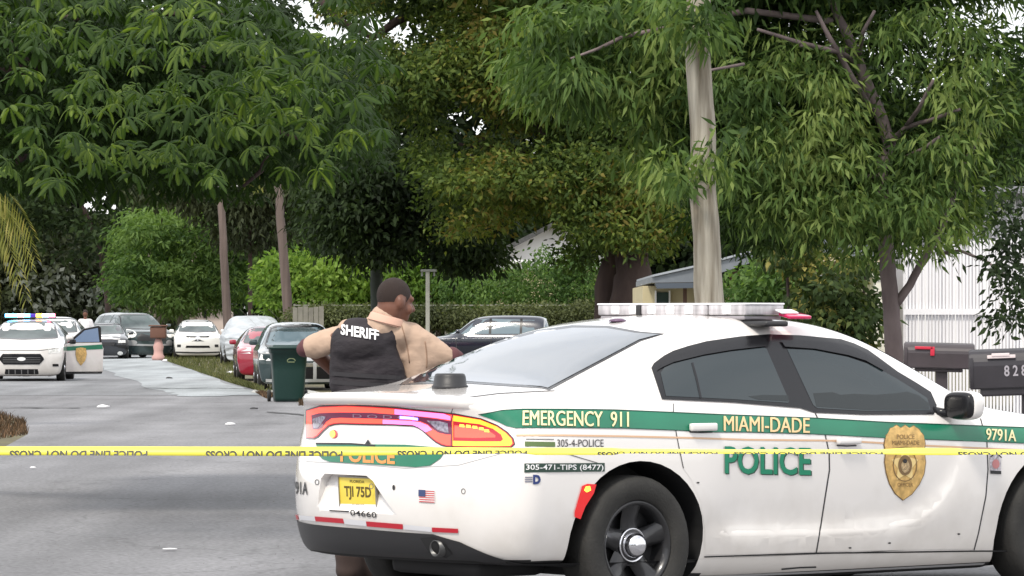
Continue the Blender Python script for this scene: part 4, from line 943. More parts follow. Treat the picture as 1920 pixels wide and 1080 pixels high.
# white house and slat fence at the right
hb = Vector((P(1830,597,66).x, 66, 0)); hs = empty('house', hb, 0, 'white house wall with vertical siding behind the white slat fence', 'house')
pbox('wall', 1700, 362, 2500, 690, 66, 6, mat('grey_white_siding', (.50,.49,.52), .7), hs, hb)
pbox('eave', 1688, 349, 2520, 362, 65.3, 8, mat('eave_grey', (.22,.22,.24), .7), hs, hb)
for k in range(56):
    x = 1706+k*14; pbox('siding_batten', x, 363, x+3, 689, 65.96, .04, whitew, hs, hb)
slat = mat('white_slat_paint', (.76,.75,.77), .55, noise=.05, scale=2)
gb = Vector((P(1810,597,58).x, 58, 0)); ga = empty('slat_fence', gb, 0, 'tall white fence of narrow vertical slats with one mid rail', 'fence')
sp = bmesh.new(); box(sp, (0,0,0), (.027,.03,1)); me = bpy.data.meshes.new('slat'); sp.to_mesh(me); sp.free(); me.materials.append(slat)
for k in range(126):
    px = 1700+k*6.3; top = 470-26*math.sin(min(1, max(0, (px-1700)/280))*math.pi*.55) if px < 2060 else 444
    o = bpy.data.objects.new('slat', me); COL.objects.link(o); o.parent = ga; a = P(px, top, 58)
    o.location = (a.x-gb.x, 0, (a.z+.05)/2); o.scale = (1,1,a.z-.05)
pbox('mid_rail', 1694, 579, 2495, 590, 57.93, .05, slat, ga, gb); pbox('bottom_rail', 1694, 790, 2495, 799, 57.93, .05, slat, ga, gb)
for x in (1699, 1908, 2117, 2326, 2490): pbox('fence_post', x-5, 470, x+6, 806, 58.06, .09, slat, ga, gb)
gb = Vector((P(1652,597,59).x, 59, 0)); o = empty('gate_post', gb, 0, 'cream white square post left of the slim tree trunk', 'post')
pbox('shaft', 1640, 520, 1664, 803, 59, .18, mat('cream_post', (.70,.68,.58), .7, noise=.06, scale=2), o, gb); pbox('cap', 1636, 513, 1668, 520, 58.95, .28, mat('cream_post', (.70,.68,.58), .7), o, gb)

# ================================================================== POLICE TAPE
tape_y = mat('tape_yellow', (.93,.86,.10), .4, coat=.2); tape_k = mat('tape_black', (.02,.02,.015), .5)
DT = 16.2; s_ = F/DT
te = empty('police_tape', P(960, 846, DT), 0, 'yellow police tape stretched across the whole scene in front of the cars', 'tape')
def tape_edges(px):
    K = [(-300,838,853.5),(0,837.5,853.5),(300,837.5,854),(620,838,855.5),(800,838.5,852),(985,840,850),(1000,840,853),(1150,840,853),(1165,841.5,850),(1400,843,850.5),(1480,843,851),(1640,843.5,851),(1700,840,853),(1790,840,853),(1815,843,852),(2200,843,852)]
    for (a, t0, b0), (c, t1, b1) in zip(K, K[1:]):
        if a <= px <= c:
            u = (px-a)/(c-a); return t0+(t1-t0)*u, b0+(b1-b0)*u
    return 843, 852
WTAPE = .038
def tape_pt(px, v, off=0):          # v 0 top .. 1 bottom edge of the folded strip
    t, bt = tape_edges(px); hgt = (bt-t)/s_; tilt = math.sqrt(max(0, WTAPE**2-hgt**2))
    y = t+(bt-t)*v; ripple = .01*math.sin(px*.013)
    q = P(px, y, DT); return Vector((q.x, DT+ripple+tilt*(.5-v)-off, q.z))-Vector(te.location)
b = bmesh.new(); prev = None
for px in range(-280, 2200, 12):
    r = [b.verts.new(tape_pt(px, 0)), b.verts.new(tape_pt(px, .5)), b.verts.new(tape_pt(px, 1)), b.verts.new(tape_pt(px, 1)+Vector((0,.006,0))), b.verts.new(tape_pt(px, 0)+Vector((0,.005,0)))]
    if prev:
        for i in range(5): b.faces.new((prev[i], r[i], r[(i+1)%5], prev[(i+1)%5]))
    prev = r
bmesh.ops.recalc_face_normals(b, faces=b.faces[:]); obj('tape_strip', b, tape_y, te, True)
def tape_text(x0, x1, v0, v1, bold=.03):
    b = text_bm('POLICE LINE DO NOT CROSS', bold); xs = [v.co.x for v in b.verts]; ys = [v.co.y for v in b.verts]; ax, bx_, ay, by = min(xs), max(xs), min(ys), max(ys)
    for v in b.verts: v.co = Vector(((v.co.x-ax)/(bx_-ax), (v.co.y-ay)/(by-ay), 0))
    # the folded tape shows only the foot of each letter, upside down
    bmesh.ops.bisect_plane(b, geom=b.verts[:]+b.edges[:]+b.faces[:], plane_co=(0,.62,0), plane_no=(0,1,0), clear_outer=True)
    for v in b.verts:
        u, t = v.co.x, v.co.y/.62; v.co = tape_pt(x1-(x1-x0)*u, v0+(v1-v0)*t, .0025)
    return obj('lettering', b, tape_k, te)
for x0, x1 in ((-350,-92),(18,277),(386,642),(745,988)): tape_text(x0, x1, .42, 1.0)
tape_text(1120, 1345, .55, 1.0); tape_text(1375, 1655, .55, 1.0); tape_text(1795, 2060, .45, 1.0)

# litter on the asphalt
paper = mat('litter_white', (.75,.75,.76), .6)
for i, (x, y, sz, lab) in enumerate([(62,881,.035,'small crumpled white litter near the left edge of the asphalt'),(318,1035,.05,'thin white scrap lying at the bottom left of the road'),(432,799,.08,'white scrap on the road above the tape'),(193,766,.11,'pale flattened scrap on the shaded road'),(317,711,.09,'dark stone on the pale part of the street'),(476,769,.07,'small dark clod of dirt on the road before the bin'),(434,701,.14,'white bottle lying on the grass verge'),(312,678,.16,'white scrap at the edge of the far verge')]):
    c = G(x, y); b = bmesh.new(); bmesh.ops.create_icosphere(b, subdivisions=2, radius=1)
    for v in b.verts: v.co = Vector((v.co.x*sz*(1+.4*mn.noise(v.co*3+Vector((i,0,0)))), v.co.y*sz*.8, max(0, v.co.z)*sz*(.45 if i != 1 else .12)*(1+.5*mn.noise(v.co*4))))
    o = obj('litter' if i not in (4,5) else 'stone', b, paper if i not in (4,5) else seam_dark, None, True); o.location = c+Vector((0,0,.02)); tag(o, lab, 'litter' if i not in (4,5) else 'stone')

# ================================================================== PEOPLE
def capsule(bm, p0, p1, r0, r1, sx=1, n=14):
    p0, p1 = Vector(p0), Vector(p1); d = p1-p0; L = max(d.length, 1e-5); q = d.to_track_quat('Z', 'Y').to_matrix() if d.length > 1e-5 else Matrix.Identity(3)
    prof = []
    for k in range(6): t = math.pi/2*k/5; prof.append((r0*math.sin(t)+1e-4, -r0*math.cos(t)))
    for k in range(6): t = math.pi/2*k/5; prof.append((r1*math.cos(t)+1e-4, L+r1*math.sin(t)))
    b = bmesh.new(); rings = lathe(b, prof, n, 'Z'); b.faces.new(rings[0][::-1]); b.faces.new(rings[-1])
    add_bm(bm, b, lambda c: q @ Vector((c.x*sx, c.y, c.z)) + p0)
def ell(bm, c, r, rot=None):
    b = bmesh.new(); bmesh.ops.create_uvsphere(b, u_segments=20, v_segments=14, radius=1); R_ = rot or Matrix.Identity(3)
    add_bm(bm, b, lambda v: R_ @ Vector((v.x*r[0], v.y*r[1], v.z*r[2])) + Vector(c))
def organic(name, bm, m, parent, vox=.012, it=3):
    o = obj(name, bm, m, parent, True)
    bake(o, [('REMESH', dict(mode='VOXEL', voxel_size=vox, use_smooth_shade=True)), ('SMOOTH', dict(iterations=it, factor=.6))])
    o.data.polygons.foreach_set('use_smooth', [True]*len(o.data.polygons)); return o
DS = 24.5; SS = F/DS
pr = empty('person', (P(688, 597, DS).x, DS, 0), 0, 'person in tan uniform shirt and black vest behind the boot of the near police car', 'person')
def L_(px, py, y=0): return Vector(((px-688)/SS, y, EYE-(py-597)/SS))
skin = mat('skin_brown', (.15,.062,.038), .5, noise=.12, scale=14); tan = mat('tan_shirt', (.47,.335,.25), .9, noise=.05, scale=5, bump=.22, bscale=14, stretch=(1,1,2.2))
vestm = mat('black_vest', (.016,.012,.016), .75, noise=.3, scale=5, bump=.5, bscale=14, stretch=(1,1,2)); trm = mat('brown_trousers', (.042,.026,.022), .9, noise=.15, scale=6); hairm = mat('short_black_hair', (.030,.019,.016), .95, bump=.5, bscale=300)
HC = L_(741, 563, -.01); HR = Matrix.Rotation(math.radians(-54), 3, 'Z') @ Matrix.Rotation(math.radians(-8), 3, 'X')
hd = lambda x, y, z: HC + HR @ Vector((x, y, z))
b = bmesh.new()
ell(b, hd(0,-.012,.022), (.082,.104,.102), HR); ell(b, hd(0,.03,-.035), (.066,.078,.080), HR); ell(b, hd(0,.055,-.085), (.042,.045,.040), HR)
ell(b, hd(0,-.03,-.045), (.072,.07,.07), HR)
capsule(b, hd(0,.098,.0), hd(0,.124,-.036), .013, .019); ell(b, hd(.016,.108,-.040), (.013,.013,.010), HR); ell(b, hd(-.016,.108,-.040), (.013,.013,.010), HR)
ell(b, hd(0,.090,-.070), (.026,.013,.007), HR); ell(b, hd(0,.088,-.081), (.024,.013,.008), HR)
capsule(b, hd(-.05,.078,.016), hd(.05,.078,.016), .016, .016)
for sx in (-1, 1):
    ell(b, hd(sx*.083,-.012,-.02), (.012,.026,.036), HR); ell(b, hd(sx*.088,-.024,-.012), (.010,.014,.030), HR); ell(b, hd(sx*.05,.06,-.045), (.028,.03,.03), HR)
nb = L_(718, 612, .0); capsule(b, nb, HC+Vector((-.025,-.015,-.05)), .088, .075); capsule(b, nb+Vector((.0,-.03,-.02)), HC+Vector((-.04,-.02,-.03)), .06, .06)
ell(b, L_(692, 700, .0), (.15,.11,.30)); ell(b, L_(692, 790, .0), (.17,.12,.18))
shL, shR = L_(640, 632, 0), L_(758, 632, 0); elL, elR = L_(579, 650, .08), L_(842, 668, .10); haL, haR = L_(650, 722, .26), L_(732, 722, .27)
for sh, el_, ha, sg in ((shL, elL, haL, 1), (shR, elR, haR, -1)):
    capsule(b, sh+Vector((.01,.05,-.005)) if sg < 0 else sh, el_, .046, .046); capsule(b, el_, ha, .046, .034)
    dd = (ha-el_).normalized(); palm = ha+dd*.05; capsule(b, ha, palm, .034, .038, 1)
    side = dd.cross(Vector((0,0,1))).normalized(); upv = side.cross(dd)
    for k, ln in enumerate((.030,.035,.033,.026)):
        q0 = palm+upv*(.028-.019*k)+dd*.02; q1 = q0+dd*ln+side*.008*sg; q2 = q1+dd*ln*.5+side*.026*sg; q3 = q2+side*.022*sg-dd*.01
        capsule(b, q0, q1, .0095, .009, n=8); capsule(b, q1, q2, .009, .0085, n=8); capsule(b, q2, q3, .0085, .008, n=8)
    t0 = ha+upv*.03; t1 = t0+upv*.028+dd*.025; capsule(b, t0, t1, .013, .011, n=8); capsule(b, t1, t1+dd*.028+side*.015*sg, .011, .009, n=8)
hipL, hipR = L_(664, 800, 0), L_(716, 800, 0); knL, knR = L_(660, 950, .02), L_(700, 950, -.01); ftL, ftR = L_(656, 1085, -.02), L_(694, 1085, .05)
for hp, kn, ft in ((hipL, knL, ftL), (hipR, knR, ftR)): capsule(b, hp, kn, .09, .06); capsule(b, kn, ft, .055, .04)
bo = organic('body', b, skin, pr, .0085, 3)
b = bmesh.new()          # hair cap over the back and top of the skull
for nx in range(1):
    ell(b, hd(0,-.013,.024), (.0835,.1055,.1035), HR)
bmesh.ops.bisect_plane(b, geom=b.verts[:]+b.edges[:]+b.faces[:], plane_co=hd(0,.055,.03), plane_no=HR @ Vector((0,.80,-.60)), clear_outer=True)
bmesh.ops.bisect_plane(b, geom=b.verts[:]+b.edges[:]+b.faces[:], plane_co=hd(0,0,-.030), plane_no=HR @ Vector((0,.15,-1)), clear_outer=True)
hr = obj('hair', b, hairm, pr, True); bake(hr, [('SUBSURF', dict(levels=1, render_levels=1))])
for sx in (-1, 1):
    b = bmesh.new(); bmesh.ops.create_uvsphere(b, u_segments=10, v_segments=8, radius=.010); 
    for v in b.verts: v.co += hd(sx*.032,.0835,.0)
    obj('eye', b, mat('eye_white', (.25,.2,.17), .3), pr, True)
b = bmesh.new()          # shirt
ell(b, L_(692, 660, .0), (.175,.13,.17)); ell(b, L_(692, 720, .0), (.185,.145,.20)); capsule(b, L_(655, 622, 0), L_(745, 624, 0), .075, .085)
capsule(b, shL+Vector((-.03,.045,0)), elL+Vector((.02,-.0,0)), .066, .070); capsule(b, L_(622,642,.03), elL+Vector((.04,0,-.01)), .066, .062)
capsule(b, shR+Vector((.02,.06,-.01)), elR+Vector((-.03,-.01,.0)), .104, .066); capsule(b, L_(775,668,.06), elR+Vector((-.06,0,-.02)), .10, .072); capsule(b, L_(775,650,.05), L_(778,705,.05), .09, .08)
capsule(b, nb+Vector((-.005,-.012,.005)), L_(722, 598, -.02), .098, .088)
sh_o = organic('shirt', b, tan, pr, .012, 4)
for v in sh_o.data.vertices:
    k = mn.noise(Vector((v.co.x*11+v.co.z*6, v.co.y*9, v.co.z*18-v.co.x*8)))*.005-abs(mn.noise(Vector((v.co.x*24-v.co.z*9,v.co.y*6,v.co.z*20+v.co.x*16))))*.006; v.co += v.normal*k
for el_, r_ in ((elL, .066), (elR, .07)):      # dark sleeve cuffs
    d_ = Vector((-.5 if el_ is elL else .75, .5, -.25)).normalized()
    b = bmesh.new(); capsule(b, el_+d_*.02, el_+d_*.045, r_*.86, r_*.72); organic('sleeve_cuff', b, mat('cuff_maroon', (.10,.035,.04), .8), pr, .01, 2)
for pts in ([L_(752,606,-.10), L_(764,640,-.12), L_(768,680,-.10)], [L_(640,612,-.08), L_(632,640,-.09), L_(634,668,-.06)], [L_(797,640,-.06), L_(802,668,-.05), L_(800,690,0)]):
    svb = BVHTree.FromPolygons([v.co.copy() for v in sh_o.data.vertices], [tuple(q.vertices) for q in sh_o.data.polygons])
    b = bmesh.new(); P_ = []
    for i in range(13):
        u = i/12; q = pts[0]*(1-u)**2+pts[1]*2*u*(1-u)+pts[2]*u*u; h_ = svb.ray_cast(Vector((q.x,-1,q.z)), Vector((0,1,0)))
        if h_[0]: P_.append(h_[0]+Vector((0,-.001,0)))
    if len(P_) > 3: tube(b, P_, .0035, 6); obj('sleeve_seam', b, mat('seam_tan', (.30,.19,.13), .9), pr, True)
b = bmesh.new()          # collar
rr = []
for k in range(28):
    t = 2*math.pi*k/28; ct = HC+Vector((-.042,-.015,-.105)); R2 = .078
    dx, dy = math.cos(t)*R2*1.06, math.sin(t)*R2
    rr.append([b.verts.new(ct+Vector((dx*1.10-.012, dy*1.1, -.030-dx*.30))), b.verts.new(ct+Vector((dx, dy, .022-dx*.30))), b.verts.new(ct+Vector((dx*1.12-.004, dy*1.12, .012-dx*.30))), b.verts.new(ct+Vector((dx*1.22-.012, dy*1.22, -.022-dx*.30)))])
for i in range(28):
    u, v = rr[i], rr[(i+1)%28]
    for q in range(3): b.faces.new((u[q], u[q+1], v[q+1], v[q]))
obj('collar', b, mat('tan_collar', (.62,.38,.29), .8), pr, True)
b = bmesh.new()          # vest
ell(b, L_(686, 672, .0), (.178,.155,.20)); ell(b, L_(688, 735, .0), (.190,.168,.26)); ell(b, L_(690, 700, .0), (.188,.165,.2)); capsule(b, L_(662, 622, -.01), L_(728, 622, -.005), .082, .074); ell(b, L_(678,650,-.03),(.17,.15,.13)); capsule(b, L_(733,612,-.015), L_(722,640,-.04), .062, .075)
capsule(b, L_(648,640,-.01), L_(650,720,-.01), .09, .10); capsule(b, L_(712,650,-.03), L_(728,700,-.03), .09, .10); capsule(b, L_(728,700,-.02), L_(730,735,-.02), .10, .12)
ve = organic('vest', b, vestm, pr, .011, 6)
for v in ve.data.vertices: v.co += v.normal*(mn.noise(Vector((v.co.x*7, v.co.y*7, v.co.z*14)))*.006-abs(mn.noise(Vector((v.co.x*6+v.co.z*4,1,v.co.z*20-v.co.x*6))))*.008)
vb = BVHTree.FromPolygons([v.co.copy() for v in ve.data.vertices], [tuple(q.vertices) for q in ve.data.polygons])
b = text_bm('SHERIFF', .03); xs = [v.co.x for v in b.verts]; ys = [v.co.y for v in b.verts]; ax, bx_, ay, by = min(xs), max(xs), min(ys), max(ys)
for c_ in range(1, 24):
    bmesh.ops.bisect_plane(b, geom=b.verts[:]+b.edges[:]+b.faces[:], plane_co=(ax+(bx_-ax)*c_/24,0,0), plane_no=(1,0,0))
for v in b.verts:
    u = (v.co.x-ax)/(bx_-ax); t = (v.co.y-ay)/(by-ay)
    q = L_(640+72*u, 627-20*t+11*u, -1); h_ = vb.ray_cast(q, Vector((0,1,0)))
    v.co = (h_[0] if h_[0] else Vector((q.x, -.15, q.z)))+Vector((0,-.012,0))
obj('lettering', b, white_print, ve)
for (xa, ya, xb, yb) in ((622,700,752,708),(624,716,754,724)):      # webbing straps on the vest
    b = bmesh.new(); prev = None
    for i in range(17):
        u = i/16; q = L_(xa+(xb-xa)*u, ya+(yb-ya)*u, -1); h_ = vb.ray_cast(q, Vector((0,1,0)))
        if not h_[0]: continue
        r_ = (b.verts.new(h_[0]+Vector((0,-.006,.012))), b.verts.new(h_[0]+Vector((0,-.006,-.012))))
        if prev: b.faces.new((prev[0], r_[0], r_[1], prev[1]))
        prev = r_
    obj('vest_strap', b, mat('webbing', (.03,.028,.032), .9), ve)
b = bmesh.new()
for hp, kn, ft in ((hipL, knL, ftL), (hipR, knR, ftR)): capsule(b, hp, kn, .115, .088); capsule(b, kn, ft+Vector((0,0,.06)), .088, .082)
ell(b, L_(690, 805, 0), (.19,.15,.14)); to = organic('trousers', b, trm, pr, .013, 4)
for v in to.data.vertices: v.co += v.normal*mn.noise(Vector((v.co.x*8, v.co.y*8, v.co.z*14)))*.010
for ft in (ftL, ftR):
    b = bmesh.new(); f0 = Vector((ft.x, ft.y, .05)); capsule(b, f0, f0+Vector((0,.16,-.012)), .048, .036); capsule(b, f0, f0+Vector((0,0,.12)), .05, .055)
    for v in b.verts: v.co.z = max(v.co.z, .008)
    organic('boot', b, mat('boot_leather', (.02,.016,.014), .4), pr, .01, 2)
b = bmesh.new()
rr = []
for k in range(28):
    t = 2*math.pi*k/28; c0 = L_(690, 772, 0); rr.append((b.verts.new(c0+Vector((math.cos(t)*.20, math.sin(t)*.165, -.025))), b.verts.new(c0+Vector((math.cos(t)*.205, math.sin(t)*.17, .025)))))
for i in range(28): b.faces.new((rr[i][0], rr[(i+1)%28][0], rr[(i+1)%28][1], rr[i][1]))
obj('belt', b, mat('boot_leather', (.02,.016,.014), .4), pr, True)
# the person far behind the open car door
c = G(160, 668); p2 = empty('person', (P(160, 597, 150).x, 150, 0), 0, 'distant person in a pale shirt standing beyond the open police car door', 'person')
b = bmesh.new(); ell(b, (0,0,1.66), (.085,.10,.12)); capsule(b, (0,0,1.45), (0,0,1.58), .06, .055); ell(b, (0,0,1.2), (.15,.1,.3))
for sx in (-1, 1):
    capsule(b, (sx*.19,0,1.40), (sx*.27,.05,1.12), .05, .04); capsule(b, (sx*.27,.05,1.12), (sx*.16,-.16,1.0), .04, .03); ell(b, (sx*.14,-.2,.98), (.035,.05,.03)); capsule(b, (sx*.09,0,.9), (sx*.11,0,.1), .08, .05)
    for k in range(4): capsule(b, (sx*(.15-.015*k),-.23,.99), (sx*(.13-.015*k),-.27,.97), .009, .008, n=6)
    capsule(b, (sx*.16,-.2,1.0), (sx*.17,-.24,1.03), .011, .009, n=6)
organic('body', b, skin, p2, .015)
b = bmesh.new(); ell(b, (0,0,1.2), (.19,.13,.30)); capsule(b, (-.16,0,1.42), (.16,0,1.42), .07, .07)
for sx in (-1, 1): capsule(b, (sx*.19,0,1.40), (sx*.26,.04,1.18), .068, .062)
organic('shirt', b, mat('pale_shirt', (.72,.70,.72), .8), p2, .018)
b = bmesh.new()
for sx in (-1, 1): capsule(b, (sx*.09,0,.92), (sx*.11,0,.12), .12, .085)
organic('trousers', b, mat('dark_trousers', (.03,.03,.035), .8), p2, .02)
b = bmesh.new(); ell(b, (0,.015,1.69), (.092,.105,.115)); bmesh.ops.bisect_plane(b, geom=b.verts[:]+b.edges[:]+b.faces[:], plane_co=(0,0,1.66), plane_no=(0,-.6,-1), clear_outer=True); obj('hair', b, hairm, p2, True)
for sx in (-1, 1):
    b = bmesh.new(); capsule(b, (sx*.11,0,.05), (sx*.12,-.16,.04), .05, .04); organic('shoe', b, seam_dark, p2, .02, 1)

# ================================================================== TREES
bark_dark = mat('bark_dark', (.035,.022,.022), .95, noise=.4, scale=3, bump=.8, bscale=12, stretch=(1,1,.25), col2=(.085,.058,.05))
bark_grey = mat('bark_purple_grey', (.085,.062,.062), .9, noise=.35, scale=4, bump=.5, bscale=20, stretch=(1,1,.4), col2=(.21,.165,.16))
def rnd_in_ells(ells, n):
    w = np.array([e[2]*e[3]*(e[4] if len(e) > 4 else 1) for e in ells]); idx = rng.choice(len(ells), n, p=w/w.sum())
    E_ = np.array([e[:4] for e in ells])[idx]; r = np.sqrt(rng.random(n)); t = rng.random(n)*2*np.pi
    return E_[:, 0]+E_[:, 2]*r*np.cos(t), E_[:, 1]+E_[:, 3]*r*np.sin(t), r
def crown(name, parent, ells, D, dep, ncl, per, clr, L, Wd, droop, m, gaps=(), tint=(.15,.85), flat=.6, radial=.6, spread=.12, front=0):
    """a crown of leaves: clumps (twig ends) through a volume given by ellipses, each with its own leaves"""
    px, py, r = rnd_in_ells(ells, ncl); dy = (rng.random(ncl)*2-1)*dep*np.sqrt(np.maximum(.08, 1-r*r*.85))
    keep = np.ones(ncl, bool)
    kf = .8 if 60 < D < 150 else .5
    for (gx, gy, ga_, gb_) in gaps: keep &= (((px-gx)/(ga_+clr*F/D*kf))**2+((py-gy)/(gb_+clr*F/D*kf))**2) > 1
    px, py, dy = px[keep], py[keep], dy[keep]; n = len(px)
    C = np.stack([(px-CX)*D/F, D+dy+front, EYE-(py-HY)*D/F], 1)
    tc = tint[0]+(tint[1]-tint[0])*np.clip(.5+.22*rng.standard_normal(n)+.18*np.sin(px*.021+1)+.12*np.sin(py*.03+px*.008), 0, 1)
    per_n = rng.poisson(per, n); idx = np.repeat(np.arange(n), per_n); N = len(idx)
    g = rng.standard_normal((N, 3)); g[:, 2] *= flat; off = g*clr*.55; Pb = C[idx]+off
    d = g/np.linalg.norm(g, axis=1)[:, None]*radial+rng.standard_normal((N, 3))*.45; d[:, 2] -= droop; d /= np.linalg.norm(d, axis=1)[:, None]
    s = np.cross(d, rng.standard_normal((N, 3))*[1, 1, .6]); s /= np.linalg.norm(s, axis=1)[:, None]
    ll = L*(.65+.7*rng.random(N))[:, None]; ww = Wd*(.7+.6*rng.random(N))[:, None]; nn = np.cross(d, s)
    tip = Pb+d*ll; tip[:, 2] -= (ll[:, 0])*.12
    V = np.stack([Pb, Pb+d*ll*.42+s*ww*.5+nn*ww*.12, tip, Pb+d*ll*.42-s*ww*.5+nn*ww*.12], 1)
    base = np.array(parent.location); V = V.reshape(-1, 3)-base
    tt = np.repeat(np.clip(tc[idx]+rng.standard_normal(N)*spread, 0, 1), 4)
    Q = np.arange(N*4).reshape(-1, 4)
    return tag(from_np(name, V, Q, m, parent, False, tt), kind='stuff')
def limbs(name, parent, polys, D, m, n=10):
    for pts in polys:
        b = bmesh.new(); P3 = [P(x, y, D+(q[0] if q else 0))-Vector(parent.location) for x, y, r, *q in pts]; R_ = [r*D/F for x, y, r, *q in pts]
        # refine
        A3, B3 = [], []
        for i in range(len(P3)-1):
            for k in range(3):
                t = k/3; A3.append(P3[i].lerp(P3[i+1], t)+Vector((mn.noise(P3[i]*3+Vector((k,0,0))), 0, 0))*R_[i]*.25*(k > 0)); B3.append(R_[i]+(R_[i+1]-R_[i])*t)
        A3.append(P3[-1]); B3.append(R_[-1]); tube(b, A3, B3, n); obj(name if R_[0] < 9 else name, b, m, parent, True)
def tree(kind, label, px, D, group=None): return empty(kind, (P(px, HY, D).x, D, 0), 0, label, 'tree', group)
lf_right = leafmat('leaf_long_green', [(0,(.018,.036,.010)),(.4,(.046,.088,.024)),(.75,(.102,.168,.044)),(1,(.21,.275,.08))], .38)
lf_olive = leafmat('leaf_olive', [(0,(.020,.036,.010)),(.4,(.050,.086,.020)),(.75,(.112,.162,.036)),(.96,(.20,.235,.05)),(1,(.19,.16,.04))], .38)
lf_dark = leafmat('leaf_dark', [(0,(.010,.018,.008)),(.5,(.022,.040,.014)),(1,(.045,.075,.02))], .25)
lf_mid = leafmat('leaf_mid_green', [(0,(.022,.050,.014)),(.45,(.060,.118,.030)),(1,(.155,.245,.07))], .4)
lf_lime = leafmat('leaf_lime', [(0,(.045,.09,.015)),(.5,(.11,.20,.03)),(1,(.23,.34,.07))], .4)
lf_fern = leafmat('leaf_poinciana', [(0,(.016,.034,.010)),(.5,(.038,.074,.018)),(.85,(.098,.150,.026)),(1,(.18,.25,.045))], .45, vary=.4)
lf_brown = leafmat('leaf_brownish', [(0,(.014,.018,.009)),(.5,(.030,.040,.017)),(1,(.065,.080,.035))], .2)
GAPS = [(478,38,16,26),(566,22,24,18),(600,50,20,26),(628,62,10,12),(725,40,14,30),(746,70,10,14),(683,58,9,10),(850,215,22,26),(912,232,14,8),(752,258,24,16),(985,268,20,12),(862,276,14,6),(1168,62,12,10),(1172,128,14,8)]
RG = [(1466,190,22,14),(1613,192,11,9),(1715,155,14,12),(1726,190,13,11),(1752,75,14,16),(1765,120,12,14),(1870,50,18,22),(1840,18,14,12),(1875,155,20,14),(1850,170,10,8),(1646,110,8,8),(1895,345,26,14),(1795,12,9,7),(1742,100,9,9),(1640,165,8,8),(1900,112,9,9),(1912,30,8,10)]
GAPS = [(a*1.0, b_, c_*(.5 if b_ < 75 and a < 800 else .9), d_*(.5 if b_ < 75 and a < 800 else .9)) for a, b_, c_, d_ in GAPS]; RG = [(a, b_, c_*.9, d_*.9) for a, b_, c_, d_ in RG]
HG = [(1008,447,40,20),(1168,545,52,55)]
# right tree
t = tree('street_tree', 'slim tree with purple grey forked trunk and long drooping leaves behind the mailboxes', 1678, 42)
limbs('trunk', t, [[(1684,800,20),(1680,690,18.5),(1672,600,16),(1668,540,15.5),(1662,470,15),(1655,380,13),(1652,320,13),(1668,270,12),(1650,215,12),(1622,150,12),(1600,90,10),(1570,30,8),(1545,-60,6)]], 42, bark_grey, 14)
limbs('limb', t, [[(1680,570,9),(1706,535,8),(1732,485,7.5),(1758,445,7),(1775,400,8),(1800,330,6),(1840,240,4)],
 [(1664,272,7),(1700,238,5,-.3),(1745,225,4,-.6),(1800,205,3,-.8)],[(1700,236,5,-.3),(1722,205,4,-.6),(1750,150,3,-.8)],[(1640,215,6),(1600,150,6,-.4),(1555,70,5,-.6),(1530,20,3,-.6)],
 [(1610,120,6),(1580,100,5,-.5),(1500,80,4,-.8),(1420,55,3,-1)],[(1610,110,5),(1618,60,4,-.5),(1640,20,3,-.6)],[(1655,330,5),(1600,330,3,-.3)],
 [(1600,95,5),(1540,90,4,-.6),(1500,85,3,-.8)],[(1758,476,4),(1800,470,3,-.3),(1850,490,2.5,-.4),(1890,520,2,-.5)],[(1690,300,5),(1730,280,4,-.8),(1765,255,3,-1)],[(1395,120,3,-1.3),(1340,130,2.5,-1.5),(1290,140,2,-1.7)]], 42, bark_grey, 7)
eR = [(1600,140,330,170),(1500,300,230,130),(1720,310,180,110),(1390,210,130,170),(1830,140,150,170),(1620,410,210,60,.6),(1420,380,130,70),(1860,300,90,80,.4),(1250,60,140,80,.6)]
PG2 = [(1300,150,20,60),(1308,260,22,60),(1318,360,22,40),(1325,450,30,60)]
crown('upper_crown', t, [(1600,-130,330,130),(1400,-60,150,80)], 43.2, 2.6, 520, 26, .30, .20, .06, .55, lf_right, [], tint=(0,.95))
crown('crown', t, eR+[(1880,80,80,90,.6)], 43.2, 1.6, 1750, 42, .27, .115, .030, .38, lf_right, RG, tint=(.0,.95), spread=.09)
crown('pole_leaves', t, [(1290,25,50,35),(1340,60,30,50,.5),(1265,320,30,50,.5),(1350,300,30,40,.5)], 38.6, .4, 38, 22, .18, .15, .036, .8, lf_right, [], tint=(.2,1))
crown('front_leaves', t, [(1560,250,260,190),(1720,150,180,140),(1400,300,120,140),(1660,420,180,60)], 41.3, .5, 450, 28, .20, .125, .031, .8, lf_right, RG+PG2+[(1655,230,34,60),(1600,110,40,40),(1740,225,60,18)], tint=(.4,1.1), spread=.10)
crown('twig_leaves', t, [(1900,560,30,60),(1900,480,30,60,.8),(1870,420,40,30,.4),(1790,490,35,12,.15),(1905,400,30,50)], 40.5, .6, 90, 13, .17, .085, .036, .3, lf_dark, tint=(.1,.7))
crown('low_branch_leaves', t, [(1080,90,130,80),(1200,60,120,70),(1240,170,90,90,.8),(1060,160,80,50),(1345,50,50,50,.4),(1220,330,50,60,.3)], 42.5, 1.4, 420, 24, .23, .16, .036, .8, lf_right, GAPS, tint=(.3,1))
limbs('limb', t, [[(1560,40,7),(1400,20,6,-.3),(1236,56,5,-.3),(1170,68,4,-.4),(1120,92,3,-.5),(1070,110,2,-.6)]], 42, bark_grey, 7)
